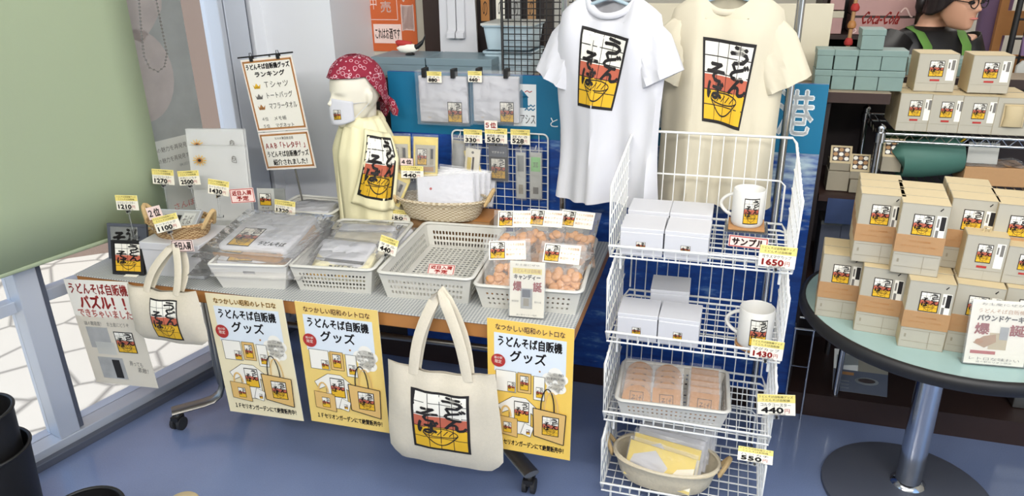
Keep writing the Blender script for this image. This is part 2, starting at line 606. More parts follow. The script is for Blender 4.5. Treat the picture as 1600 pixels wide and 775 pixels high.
def line(pts, w, mt='ink', lay=2):
    out = []
    for (x0, y0), (x1, y1) in zip(pts, pts[1:]):
        d = math.hypot(x1 - x0, y1 - y0) or 1e-6
        nx, ny = -(y1 - y0) / d * w / 2, (x1 - x0) / d * w / 2
        out.append(([(x0 + nx, y0 + ny), (x0 - nx, y0 - ny), (x1 - nx, y1 - ny), (x1 + nx, y1 + ny)], [(0, 1, 2, 3)], mt, lay))
    return out


def frame2(x0, y0, x1, y1, w, mt, lay=1):
    return (rect(x0, y0, x1, y0 + w, mt, lay) + rect(x0, y1 - w, x1, y1, mt, lay) +
            rect(x0, y0, x0 + w, y1, mt, lay) + rect(x1 - w, y0, x1, y1, mt, lay))


def logo(x, y, w, h, n=6, detail=True, lay=0):
    """the printed mark: lattice window in white, red and yellow with brush lettering and a noodle bowl"""
    X = lambda a: x + a * w
    Y = lambda b: y + b * h
    o = []
    o += rect(X(0), Y(0), X(1), Y(1), 'ink', lay, n)
    o += rect(X(.045), Y(.58), X(.955), Y(.96), 'logo_white', lay + 1, n)
    o += rect(X(.045), Y(.40), X(.955), Y(.58), 'logo_red', lay + 1, n)
    o += rect(X(.045), Y(.04), X(.955), Y(.40), 'logo_yellow', lay + 1, n)
    lw = 0.012 * w
    if detail:
        for a in (.3, .5, .72):
            o += line([(X(a), Y(.04 + .92 * k / 6)) for k in range(7)], lw, 'ink', lay + 2)
        for b in (.8, .6, .4, .22):
            o += line([(X(.045 + .91 * k / 6), Y(b)) for k in range(7)], lw, 'ink', lay + 2)
        bowl = [(X(.2 + .6 * k / 12), Y(.30 - .2 * math.sin(PI * k / 12))) for k in range(13)]
        o += line(bowl, lw * 1.6, 'ink', lay + 3)
        o += line([(X(.5 + .3 * math.cos(2 * PI * k / 16)), Y(.31 + .07 * math.sin(2 * PI * k / 16))) for k in range(17)], lw * 1.3, 'ink', lay + 3)
        for k in range(4):
            o += line([(X(.34 + .1 * k), Y(.27)), (X(.42 + .1 * k), Y(.35))], lw * 1.2, 'ink', lay + 3)
    bd = 0.013 * w
    st = [('う', .54, .74, .36, .2), ('ど', .58, .56, .36, .19), ('ん', .58, .39, .38, .18), ('そ', .1, .5, .36, .22), ('ば', .12, .3, .34, .2)]
    for ch, a, b, c, d in st:
        o += txt(ch, X(a), Y(b), c * w, d * h, 'ink', lay + 4, bd, rot=-0.06)
    return o


def sheet(name, label, cat, M, w, h, comps, face='paper', t=0.0016, group=None, parent=None, curl=0.0, n=1):
    """a card, poster or label: thin slab, its front at local y = 0 facing -y"""
    b = MB()
    cf = (lambda z: -curl * (1 - z / h) ** 2) if curl else (lambda z: 0.0)
    if curl:
        b.grid(lambda a, c: (a * w, cf(c * h), c * h), 2, 10, face)
        b.grid(lambda a, c: (w - a * w, cf(c * h) + t, c * h), 2, 10, face)
    else:
        b.box(0, w, 0, t, 0, h, face)
    b.art(comps, lambda x, y, e: (x, cf(y) - e, y))
    o = b.build(name, parent, matrix=M)
    if label: tag(o, label, cat, group)
    return o


def struct(name, b, **k):
    o = b.build(name, **k); o['kind'] = 'structure'
    return o


# ================================================================== THE SETTING
def quadbox(pts, z0, z1, mt):
    b = MB(); b.prism([(p.x, p.y) for p in pts], z0, z1, mt); return b


struct('ground', MB().box(-14, 3, -4, 14, -0.12, -0.06, 'paving'))
fl = [WI(-4, 0.02), SH(4.6, -4.6), SH(4.6, 2.3), SH(-0.5, 2.3), WI(1.5, -0.1)]
struct('floor', quadbox(fl, -0.05, 0.0, 'floor'))
struct('ceiling', quadbox([WI(-4, -0.2), SH(4.6, -4.6), SH(4.6, 2.4), SH(-0.6, 2.4), WI(1.5, -0.2)], 3.0, 3.1, 'ceiling'))
struct('wall_back', quadbox([SH(-0.6, 2.2), SH(4.6, 2.2), SH(4.6, 2.3), SH(-0.6, 2.3)], 0, 3.0, 'wall_beige'))
struct('wall_front', quadbox([SH(-3.2, -4.7), SH(4.6, -4.7), SH(4.6, -4.6), SH(-3.2, -4.6)], 0, 3.0, 'wall_beige'))
struct('wall_right', quadbox([SH(4.5, -1.5), SH(4.6, -1.5), SH(4.6, 2.2), SH(4.5, 2.2)], 0, 3.0, 'wall_beige'))
pc = Psh(525, 100, 0.19); pu = (pc - SO).dot(SU)
struct('wall_pillar', quadbox([SH(-0.60, 0.19), SH(pu, 0.19), SH(pu, 0.66), SH(-0.60, 0.66)], 0, 3.0, 'white_paint'))
struct('wall_niche', quadbox([SH(pu, 0.56), SH(0.50, 0.56), SH(0.50, 0.66), SH(pu, 0.66)], 0, 3.0, 'wall_beige'))

# the shop window: frames, mullions and panes; local x along the glass, y outwards
win = thing('window_1', None, None, matrix=fm(WI(0, 0), WS, ZV)); win['kind'] = 'structure'
b = MB()
b.box(-3.2, 1.38, -0.055, 0.075, 0.0, 0.062, 'alu')                # sill rail
b.box(-3.2, 1.38, -0.085, -0.055, 0.0, 0.03, 'alu_dark')
for s0 in (-2.4, -1.1, 0.165):
    b.box(s0, s0 + 0.075, -0.05, 0.05, 0.062, 3.0, 'alu')
    b.box(s0 + 0.075, s0 + 0.098, -0.035, 0.05, 0.062, 3.0, 'alu_dark')
b.box(1.165, 1.19, -0.06, 0.05, 0.062, 3.0, 'alu')
b.box(1.19, 1.20, -0.045, 0.05, 0.062, 3.0, 'alu_dark')
b.box(1.20, 1.31, -0.055, 0.05, 0.062, 3.0, 'alu')
b.box(1.31, 1.335, -0.03, 0.05, 0.062, 3.0, 'alu_dark')
b.box(1.335, 1.40, -0.055, 0.05, 0.0, 3.0, 'white_paint')
b.box(-3.2, 1.165, 0.0, 0.05, 0.585, 0.63, 'alu')                  # transom
o = b.build('window_frame', win, bevel=0.003); o['kind'] = 'structure'
for s0, s1 in ((-3.2, -1.1), (-1.0, 0.165), (0.263, 1.165)):
    o = MB().box(s0, s1, 0.018, 0.024, 0.062, 3.0, 'glass').build('window_pane', win); o['kind'] = 'structure'

# neighbouring building seen through the glass
d = (Pz(315, 120, 0.6) - CP); d.z = 0; d.normalize()
q = CP + d * 5.2; q.z = 0
struct('wall_outside', MB().box(-2.6, 2.4, 0, 0.3, -0.06, 3.4, 'paving_pink', fm(q, Vector((d.y, -d.x, 0)), ZV)))

# roller blind
bm_ = fm(WI(0, 0.10), WS, ZV)
rb = thing('roller_blind', 'pale green roller blind pulled down over the shop window', 'blind', matrix=bm_)
b = MB()
bt = 0.772
b.grid(lambda a, c: (-0.95 + a * 1.70, 0.004 * math.sin(a * 9), bt + c * 2.1), 16, 10, 'blind')
b.build('fabric', rb, solid=0.001)
MB().tube([(-0.95, 0, bt), (0.75, 0, bt)], 0.008, 'blind', 10, flat=((0, 0, 1), 0.005)).build('hem_bar', rb)
MB().tube([(-0.97, 0, 2.88), (0.78, 0, 2.88)], 0.03, 'white_metal', 12).build('roller_tube', rb)
b = MB()
c0 = [Pwi(px, py, 0.10) for px, py in ((217, 0), (221, 50), (225, 88), (234, 106), (247, 112), (257, 104), (261, 84), (253, 45), (244, 0))]
ci = bm_.inverted()
ch = [ci @ p for p in c0]
ch = [Vector((ch[0].x, 0, 2.85))] + ch + [Vector((ch[-1].x, 0, 2.85))]
b.tube(ch, 0.0012, 'grey_ink', 6)
for p, q2 in zip(ch, ch[1:]):
    k = max(2, int((q2 - p).length / 0.012))
    for j in range(k):
        c = p.lerp(q2, j / k); b.box(c.x - .0028, c.x + .0028, c.y - .0028, c.y + .0028, c.z - .0028, c.z + .0028, 'grey_ink')
b.build('bead_chain', rb)

# faded poster stuck on the outside of the glass, seen from behind
wp = []
W_, H_ = 0.26, 1.25
wp += rect(0, 0.36, W_, H_, 'fade_grey', 0)
wp += rect(0, 0, W_, 0.36, 'fade_white', 0)
wp += disc(0.02, 0.62, 0.15, 0.18, 'fade_blush', 1, 28)
wp += poly([(.0, .78), (.06, .74), (.12, .80), (.17, .86), (.19, .95), (.11, .93), (.05, .99), (.0, .97)], 'fade_blush', 1) + poly([(.08, 1.0), (.2, .96), (.26, 1.02), (.26, 1.2), (.1, 1.2)], 'fade_blush', 1)
for k, y in enumerate((0.31, 0.265)):
    wp += txt('街の魅力を再発見する港', 0.01, y, 0.22 - 0.02 * k, 0.022, 'grey_ink', 2)
wp += txt('秋田市土崎', 0.12, 0.235, 0.1, 0.014, 'fade_grey', 2) + txt('さんぽ', 0.06, 0.06, 0.1, 0.03, 'pink_ink', 2)
sheet('window_poster', 'faded grey and white photo poster stuck to the glass behind the bead chain', 'poster',
      fm(WI(0.79, 0.004 - 0.018, 0.70), WS, ZV), W_, H_, wp, 'fade_white', 0.001)

# ------------------------------------------------------------------ counter with its banner
ct = thing('shop_counter', 'long dark shop counter with open shelves behind the goods', 'counter', SH(0, 0), SU.angle_signed(Vector((1, 0, 0))) if False else math.radians(-17))
b = MB()
b.box(-0.12, 1.79, 0.03, 0.5, 0.1, 1.25, 'shelf_dark')
b.build('cabinet_body', ct)
b = MB(); b.box(-0.12, 3.6, 0.0, 0.55, 0.0, 0.10, 'wood_dark'); b.build('plinth', ct)
b = MB()
b.box(-0.12, 1.97, 0.01, 0.56, 1.25, 1.285, 'wood_dark'); b.box(-0.12, 1.97, 0.012, 0.56, 1.285, 1.287, 'shelf_top')
b.box(1.97, 3.6, 0.40, 0.56, 1.25, 1.285, 'wood_dark'); b.box(1.97, 3.6, 0.40, 0.56, 1.285, 1.287, 'shelf_top')
b.build('counter_top', ct)
b = MB(); b.box(1.79, 3.6, 0.5, 0.53, 0.1, 1.25, 'shelf_dark'); b.box(3.57, 3.6, 0.40, 0.5, 0.1, 1.25, 'shelf_dark'); b.build('back_panel', ct)
for z in (0.56, 0.90):
    MB().box(1.80, 1.95, 0.08, 0.5, z - 0.025, z, 'wood_dark').build('shelf', ct)

# printed banner on the counter front
bp_l, bp_r = (Psh(606, 118, -0.02) - SO).dot(SU), 1.77
bz0, bz1 = 0.10, 1.315
L = bp_r - bp_l
ban = thing('banner_board', 'wide blue sea banner board with white lettering on the counter front', 'banner', matrix=fm(SH(bp_l, -0.022, 0), SU, ZV))
b = MB(); b.box(0, L, 0, 0.018, bz0, bz1, 'sea'); b.build('sea_print', ban)
b = MB(); b.box(0, L, -0.0015, 0, 1.075, bz1, 'teal_band')
b.build('teal_band', ban)
a = []
def bx(px, py): 
    p = Psh(px, py, -0.022) - SH(bp_l, -0.022); return p.dot(SU), p.z
for s, px, py, w_, h_ in (('と', 866, 191, .03, .035), ('オ', 900, 192, .05, .06), ('ア', 935, 192, .05, .06), ('シ', 970, 192, .05, .06),
                          ('ス', 1004, 193, .055, .062), ('あ', 1040, 176, .085, .13), ('き', 1110, 178, .10, .13), ('た', 1180, 180, .10, .13), ('港', 1243, 176, .115, .155)):
    x, y = bx(px, py); a += txt(s, x - w_ / 2, y - h_ / 2, w_, h_, 'sea_logo', 1, 0.003 if w_ > .08 else 0)
MB().art([q for q in a if max(p[1] for p in q[0]) - min(p[1] for p in q[0]) < .07], lambda x, y, h: (x, -0.0016 - h, y)).build('small_lettering', ban)
MB().art([q for q in a if max(p[1] for p in q[0]) - min(p[1] for p in q[0]) >= .07], lambda x, y, h: (x, -0.0016 - h, y)).build('large_lettering', ban)
x0, y0 = bx(803, 196); x1, y1 = bx(838, 132)
a = rect(x0, y0, x1, y1, 'sea_logo', 0)
cx = (x0 + x1) / 2
a += rect(cx - .035, y0 + .07, cx + .012, y1 - .045, 'teal_band', 1) + poly([(cx - .04, y1 - .05), (cx - .012, y1 - .02), (cx + .016, y1 - .05)], 'teal_band', 1)
for k in range(2):
    a += line([(x1 - .045 + .008 * i, y0 + .065 + .014 * k + (.004 if i % 2 else -.004)) for i in range(6)], .004, 'teal_band', 2)
a += line([(x1 - .045, y1 - .03), (x1 - .035, y1 - .024), (x1 - .026, y1 - .03), (x1 - .016, y1 - .025)], .003, 'red_ink', 2)
a += txt('オアシス', x0 + .004, y0 + .01, (x1 - x0) - .008, .035, 'ink', 2)
MB().art(a, lambda x, y, h: (x, -0.0016 - h, y)).build('harbour_emblem', ban)

# ------------------------------------------------------------------ folding display table
tab = thing('display_table', 'long folding display table with pale checked top and wooden edge', 'table', TO, math.radians(-16.1))
TD = 0.75
b = MB(); b.box(0, 1.81, 0, TD, TZ - 0.055, TZ - 0.004, 'wood'); b.build('tabletop', tab, bevel=0.004)
b = MB(); b.box(-.004, 1.814, -.004, TD, TZ - 0.006, TZ, 'table_sheet'); b.build('table_sheet', tab, bevel=0.002)
for (pu_, pv_), (eu, ev), (re_u, re_v) in (((.345, .23), (.205, .105), (.27, .70)), ((1.50, .25), (1.650, .100), (1.56, .70))):
    b = MB()
    for xu, xv in ((eu, ev), (re_u, re_v)):
        du, dv = xu - pu_, xv - pv_
        at_ = lambda f, z: (pu_ + du * f, pv_ + dv * f, z)
        b.tube([at_(0, .64), at_(0, .20), at_(.02, .15), at_(.10, .112), at_(.25, .094), at_(.45, .088), at_(1.08, .085)], 0.030, 'steel', 10, flat=((-dv, du, 0), 0.012))
    b.build('leg', tab)
    for cu, cv in ((eu, ev), (re_u, re_v)):
        c = MB()
        c.tube([(cu, cv, 0.085), (cu, cv, 0.055)], 0.011, 'steel', 8)
        c.box(cu - .017, cu + .017, cv - .02, cv + .02, 0.035, 0.06, 'black')
        for s in (-1, 1):
            c.tube([(cu + s * .008, cv, 0.027), (cu + s * .022, cv, 0.027)], 0.027, 'rubber', 14)
        c.build('caster', tab)
b = MB(); b.tube([(0.345, 0.25, 0.45), (1.50, 0.27, 0.45)], 0.012, 'steel', 8); b.build('stretcher', tab)

# ------------------------------------------------------------------ round table
RC = Vector((1.335, 2.02, 0)); RR = 0.42
rt = thing('round_table', 'round pedestal table with pale green top and black rim', 'table', RC)
MB().lathe([(0.001, .685), (RR - .012, .685), (RR - .012, TZ), (0.001, TZ)], 'teal_top', 72).build('tabletop', rt)
MB().lathe([(RR - .014, .664), (RR - .004, .66), (RR + .004, .67), (RR + .006, .683), (RR + .002, .697), (RR - .008, .702), (RR - .014, .70)], 'black', 72, caps=False).build('rim', rt)
MB().lathe([(0.2, .664), (RR - .02, .664), (RR - .02, .684), (0.2, .684)], 'shelf_dark', 48, caps=False).build('underside', rt)
MB().lathe([(0.055, .655), (0.055, .63), (0.04, .62), (0.04, .06), (0.055, .05), (.06, .03)], 'chrome', 32).build('post', rt)
MB().lathe([(0.01, .05), (.10, .045), (.22, .03), (.268, .014), (.27, .004), (.268, .0)], 'alu_dark', 48).build('base', rt)


# ================================================================== GOODS: common builders
from mathutils import noise as NZ


def dep(p): return (p - CP).dot(FW)
def sz(px, p): return px * dep(p) / FPX


def price_art(w, h, name, price, tail='税込'):
    a = rect(0, h * .62, w, h, 'band_yellow', 0)
    a += txt('うどんそば自販機グッズ', w * .04, h * .83, w * .9, h * .12, 'ink', 1)
    a += txt('うどんそば自販機', w * .12, h * .67, w * .74, h * .12, 'ink', 1)
    a += txt(name, w * .08, h * .42, w * .8, h * .16, 'ink', 1)
    a += txt(price, w * .10, h * .10, w * .58, h * .27, 'red_ink' if len(price) > 3 and price[0] in '14' and tail == 'r' else 'ink', 1, .0012)
    a += txt('円', w * .72, h * .12, w * .13, h * .2, 'red_ink', 1)
    a += txt('税込価格', w * .3, h * .01, w * .45, h * .07, 'grey_ink', 1)
    return a


def price_card(px, py, wpx, hpx, plane, name, price, label, rot=0.0, yaw=-10, lean=0.12, stem=0.05, red=False, base=True):
    """px, py = lower left corner in the photo, plane(px, py) -> point"""
    o = plane(px, py); w = sz(wpx, o); h = sz(hpx, o) / .93
    r = rdir(yaw); f = Vector((-r.y, r.x, 0))
    up = (ZV + f * lean).normalized()
    r2 = (r * math.cos(rot) + up * math.sin(rot)).normalized(); u2 = (up * math.cos(rot) - r * math.sin(rot)).normalized()
    s = sheet('price_card', label, 'price card', fm(o, r2, u2), w, h, price_art(w, h, name, price, 'r' if red else ''), 'card', .0014)
    b = MB()
    b.box(w * .42, w * .58, -.004, .006, -.012, .006, 'acrylic')
    if stem:
        b.tube([(w * .5, .001, -.01), (w * .5, .001 + stem * .1, -stem)], .003, 'acrylic', 8)
        if base: b.lathe([(.016, -stem - .006), (.016, -stem), (.005, -stem + .004)], 'acrylic', 16, Matrix.Translation((w * .5, .001 + stem * .1, 0)))
    b.build('clip', s)
    b = MB(); b.tube([(w * .5, -.006, -.005), (w * .5, .008, -.005)], .004, 'black', 8); b.build('clip_pin', s)
    return s


def notice(px, py, wpx, hpx, plane, lines, label, cat='sign', yaw=-10, lean=.1, rot=0.0, face='paper', border='pink_ink', ink='red_ink', bold=.0008, name='notice_card'):
    o = plane(px, py); w = sz(wpx, o); h = sz(hpx, o) / .93
    r = rdir(yaw); f = Vector((-r.y, r.x, 0)); up = (ZV + f * lean).normalized()
    r2 = r * math.cos(rot) + up * math.sin(rot); u2 = up * math.cos(rot) - r * math.sin(rot)
    a = frame2(w * .02, h * .03, w * .98, h * .97, w * .025, border, 0) if border else []
    n = len(lines)
    for k, s in enumerate(lines):
        hh = h * .76 / n
        a += txt(s, w * (.1 if n == 1 or k == 0 else .25), h * .12 + (n - 1 - k) * hh + hh * .08, w * (.8 if n == 1 or k == 0 else .5), hh * .84, ink, 1, bold)
    return sheet(name, label, cat, fm(o, r2, u2), w, h, a, face, .0015)


def perf(b, fn, nu, nv, mt, mu=.06, mv=(.12, .12), fill=.6):
    us = [0.0]; st = (1 - 2 * mu) / nu; g = st * (1 - fill) / 2
    for i in range(nu): us += [mu + i * st + g, mu + (i + 1) * st - g]
    us.append(1.0)
    ws = [0.0]; st = (1 - mv[0] - mv[1]) / nv; g = st * (1 - fill) / 2
    for i in range(nv): ws += [mv[0] + i * st + g, mv[0] + (i + 1) * st - g]
    ws.append(1.0)
    b.grid(fn, 0, 0, mt, smooth=False, skip=lambda i, j: i % 2 == 1 and j % 2 == 1, us=us, vs_=ws)


def rrect(hw, hd, r, z, n=5):
    p = []
    for cx, cy, a0 in ((hw - r, hd - r, 0), (-hw + r, hd - r, PI / 2), (-hw + r, -hd + r, PI), (hw - r, -hd + r, 1.5 * PI)):
        for k in range(n + 1):
            a = a0 + PI / 2 * k / n
            p.append((cx + r * math.cos(a), cy + r * math.sin(a), z))
    return p


def mesh_basket(label, loc, deg, W, D, H, tp=.018, group=None, dense=1.0, mt='white_plastic', hole=.6):
    """perforated plastic basket, bottom centre at loc; top opening W x D"""
    t = thing('plastic_basket', label, 'basket', loc, math.radians(deg), group)
    hw, hd = W / 2, D / 2; bw, bd = hw - tp, hd - tp
    b = MB()
    nx, ny, nz = int(W / .0145 * dense), int(D / .0145 * dense), max(3, int(H * .62 / .0145 * dense))
    L = lambda p, q, f: p + (q - p) * f
    def wall(c00, c10, c01, c11, n):
        perf(b, lambda a, c: [L(L(c00[k], c10[k], a), L(c01[k], c11[k], a), c) for k in range(3)], n, nz, mt, .07, (.12, .24), hole)
    B = [(-bw, -bd, 0), (bw, -bd, 0), (bw, bd, 0), (-bw, bd, 0)]; T = [(-hw, -hd, H), (hw, -hd, H), (hw, hd, H), (-hw, hd, H)]
    for i, n in ((0, nx), (1, ny), (2, nx), (3, ny)):
        j = (i + 1) % 4; wall(B[i], B[j], T[i], T[j], n)
    perf(b, lambda a, c: (-bw + 2 * bw * a, -bd + 2 * bd * c, 0.014), int(nx * .72), int(ny * .72), mt, .07, (.05, .05), hole * 1.05)
    b.build('body', t, solid=.0022)
    MB().tube(rrect(hw + .003, hd + .003, .022, H), .0055, mt, 8, closed=True, flat=((0, 0, 1), .007)).build('rim', t)
    return t


def pillow(b, W, D, H, mt, M=None, n=10, seed=0, wr=.006, fl=.0):
    """plump bag lying flat: centre at origin, bottom z = 0"""
    def top(s):
        def f(a, c):
            x, y = (a - .5), (c - .5)
            e = max(0, (1 - (2 * abs(x)) ** 3) * (1 - (2 * abs(y)) ** 3)) ** .6
            wv = NZ.noise(Vector((a * 5 + seed * 3.1, c * 5, seed))) * wr + NZ.noise(Vector((a * 11 + seed, c * 13, seed))) * wr * .6
            z = H * .5 + s * (H * .5 * e + (wv if s > 0 else 0) * (0.3 + e))
            ed = 1 + .02 * NZ.noise(Vector((a * 9, c * 9, seed + 7)))
            return (x * W * ed, y * D * ed, z + fl)
        return f
    b.grid(top(1), n, n, mt, M); b.grid(lambda a, c: top(-1)(1 - a, c), n, n, mt, M)
    return b


def bagged(name, label, cat, M, W, D, H, inner, art=None, group=None, seed=0, inW=.8, inD=.8, filmname='film', extra=None):
    """goods sealed in a clear bag: root Empty > content, film"""
    t = thing(name, label, cat, group=group, matrix=M)
    b = MB()
    iw, idp = W * inW / 2, D * inD / 2
    pts = rrect(iw, idp, min(iw, idp) * .18, 0, 3)
    b.loft([[(x * .96, y * .96, H * .12) for x, y, z in pts], [(x, y, H * .3) for x, y, z in pts], [(x, y, H * .55) for x, y, z in pts], [(x * .95, y * .95, H * .7) for x, y, z in pts]], inner)
    if art:
        b.art(art(iw * 2, idp * 2), lambda x, y, e: (x - iw, y - idp, H * .7 + e))
    b.build('contents', t)
    b = MB(); pillow(b, W, D, H, filmname, None, 12, seed, min(.006, H * .25)); b.build('clear_bag', t)
    if extra: extra(t)
    return t


def flatM(loc, deg, tilt=0.0, roll=0.0):
    return Matrix.Translation(loc) @ Matrix.Rotation(math.radians(deg), 4, 'Z') @ Matrix.Rotation(tilt, 4, 'X') @ Matrix.Rotation(roll, 4, 'Y')


# ================================================================== POSTERS AND BAGS ON THE TABLE FRONT
def poster_art(w, h, bgm, panelm, artm):
    a = rect(0, 0, w, h, bgm, 0)
    X = lambda f: f * w
    Y = lambda f: f * h
    a += txt('なつかしい昭和のレトロな', X(.1), Y(.925), X(.8), Y(.045), 'tan_art', 2, .0012) + txt('なつかしい昭和のレトロな', X(.1), Y(.925), X(.8), Y(.045), 'wood_dark', 3)
    a += rect(X(.08), Y(.62), X(.92), Y(.905), 'poster_blue', 1)
    a += txt('うどんそば自販機', X(.13), Y(.81), X(.74), Y(.075), 'ink', 2, .0012)
    a += txt('グッズ', X(.27), Y(.705), X(.42), Y(.085), 'ink', 2, .0012)
    # speech cloud
    for dx, dy, r in ((.8, .60, .12), (.72, .62, .07), (.88, .62, .07), (.8, .66, .08), (.78, .54, .08), (.86, .55, .07)):
        a += disc(X(dx), Y(dy), X(r), X(r) * .95, 'paper', 2, 18)
    for k, s in enumerate(('ここ船', '自動販売機', 'なつかしの', 'グッズ')):
        a += txt(s, X(.71), Y(.645 - .035 * k), X(.19), Y(.02), 'grey_ink', 4)
    a += disc(X(.13), Y(.70), X(.085), X(.085), 'red_ink', 5, 24)
    a += txt('道の駅', X(.08), Y(.712), X(.1), Y(.02), 'paper', 6) + txt('限定', X(.09), Y(.68), X(.08), Y(.026), 'paper', 6)
    # goods drawn on the poster
    a += rect(X(.08), Y(.12), X(.92), Y(.62), panelm, 1)
    def outlined(pts, m, lay, lw=.003):
        return poly(pts, m, lay) + line(pts + [pts[0]], lw, 'ink', lay + 1)
    P = lambda *q: [(X(x), Y(y)) for x, y in q]
    a += outlined(P((.1, .47), (.34, .47), (.34, .63), (.1, .63)), 'paper', 3, .0015) + logo(X(.24), Y(.475), X(.09), Y(.075), 1, False, 5)
    a += outlined(P((.36, .48), (.52, .48), (.52, .63), (.36, .63)), 'tan_art', 3, .0015) + logo(X(.39), Y(.50), X(.1), Y(.11), 1, False, 5)
    a += outlined(P((.55, .44), (.68, .44), (.68, .62), (.55, .62)), 'paper', 3, .0015) + logo(X(.58), Y(.46), X(.08), Y(.08), 1, False, 5)
    a += outlined(P((.12, .36), (.30, .44), (.46, .44), (.62, .36), (.58, .30), (.52, .33), (.52, .15), (.26, .15), (.26, .33), (.17, .30)), 'paper', 5, .0015)
    a += logo(X(.32), Y(.25), X(.18), Y(.16), 1, False, 7)
    a += outlined(P((.10, .14), (.36, .12), (.36, .27), (.10, .28)), artm, 8, .0015) + logo(X(.19), Y(.15), X(.10), Y(.085), 1, False, 10)
    a += line([(X(.16 + .12 * (1 - math.cos(PI * k / 8)) / 2), Y(.28 + .08 * math.sin(PI * k / 8))) for k in range(9)], .006, 'tan_art', 9)
    a += outlined(P((.40, .16), (.52, .14), (.56, .22), (.45, .25)), 'paper', 10, .0012) + logo(X(.47), Y(.16), X(.045), Y(.04), 1, False, 12)
    a += outlined(P((.56, .16), (.92, .12), (.94, .36), (.55, .38)), artm, 11, .003) + logo(X(.66), Y(.18), X(.2), Y(.15), 1, True, 13)
    for off in (0, .022):
        a += line([(X(.64 + off * 2 + .16 * (1 - math.cos(PI * k / 10)) / 2), Y(.37 + (.17 - off) * math.sin(PI * k / 10))) for k in range(11)], .004, 'ink' if off == 0 else 'tan_art', 11)
    a += disc(X(.62), Y(.66), X(.012), X(.012), 'wood', 5, 8)
    a += txt('１Ｆセリオンガーデンにて絶賛販売中！', X(.1), Y(.045), X(.82), Y(.045), 'ink', 2, .0006)
    return a


def hang_poster(px_tl, px_tr, px_bl, v, label, bgm, panelm, artm, flip=0.0):
    tl, tr, bl = Ptb(*px_tl, v), Ptb(*px_tr, v), Ptb(*px_bl, v)
    r = tr - tl; d = bl - tl
    w, h = r.length, d.length
    M = fm(tl + d, r, -d)
    return sheet('poster', label, 'poster', M, w, h, poster_art(w, h, bgm, panelm, artm), 'paper', .0012)


hang_poster((325, 458), (447, 469), (360, 642), -0.030, 'pale cream goods poster taped to the table edge, nearest the window', 'poster_cream', 'poster_cream', 'tan_art')
hang_poster((460, 470), (590, 485), (487, 657), -0.036, 'tan yellow goods poster hanging between the cream poster and the large tote bag', 'poster_yellow', 'poster_yellow', 'tan_art')
hang_poster((750, 495), (886, 513), (764, 697), -0.030, 'bright yellow goods poster half behind the large tote bag', 'poster_gold', 'poster_gold', 'tan_art')

# puzzle poster, lit from behind by the window
tl, tr, bl = Ptb(103, 436, -.022), Ptb(204, 441, -.022), Ptb(151, 597, -.022)
w_, h_ = (tr - tl).length, (bl - tl).length
a = rect(0, 0, w_, h_ * .64, 'backlit_paper', 0)
a += rect(0, h_ * .66, w_, h_, 'paper', 0)
a += txt('うどんそば自販機', w_ * .05, h_ * .87, w_ * .9, h_ * .1, 'red_ink', 2, .001)
a += txt('パズル！！', w_ * .16, h_ * .74, w_ * .7, h_ * .12, 'red_ink', 2, .0025)
a += txt('できちゃいました', w_ * .08, h_ * .655, w_ * .84, h_ * .075, 'pink_ink', 2, .001)
a += txt('謎の難易度！　お土産にどうぞ', w_ * .12, h_ * .575, w_ * .7, h_ * .04, 'grey_ink', 2)
a += rect(w_ * .12, h_ * .36, w_ * .46, h_ * .56, 'grey_photo', 1) + rect(w_ * .2, h_ * .30, w_ * .5, h_ * .42, 'fade_white', 2)
a += rect(w_ * .16, h_ * .06, w_ * .56, h_ * .27, 'grey_photo', 1) + rect(w_ * .38, h_ * .07, w_ * .5, h_ * .25, 'ink', 2)
a += [(vs, fs, mt, l) for vs, fs, mt, l in logo(w_ * .54, h_ * .33, w_ * .3, h_ * .2, 1, True, 2)]
a += txt('飾っても', w_ * .66, h_ * .20, w_ * .2, h_ * .05, 'grey_ink', 2, rot=-.1) + txt('素敵！', w_ * .76, h_ * .14, w_ * .16, h_ * .05, 'grey_ink', 2, rot=-.1)
sheet('poster', 'white puzzle poster with red lettering hanging at the window end of the table', 'poster', fm(bl, tr - tl, tl - bl), w_, h_, a, 'backlit_paper', .001)


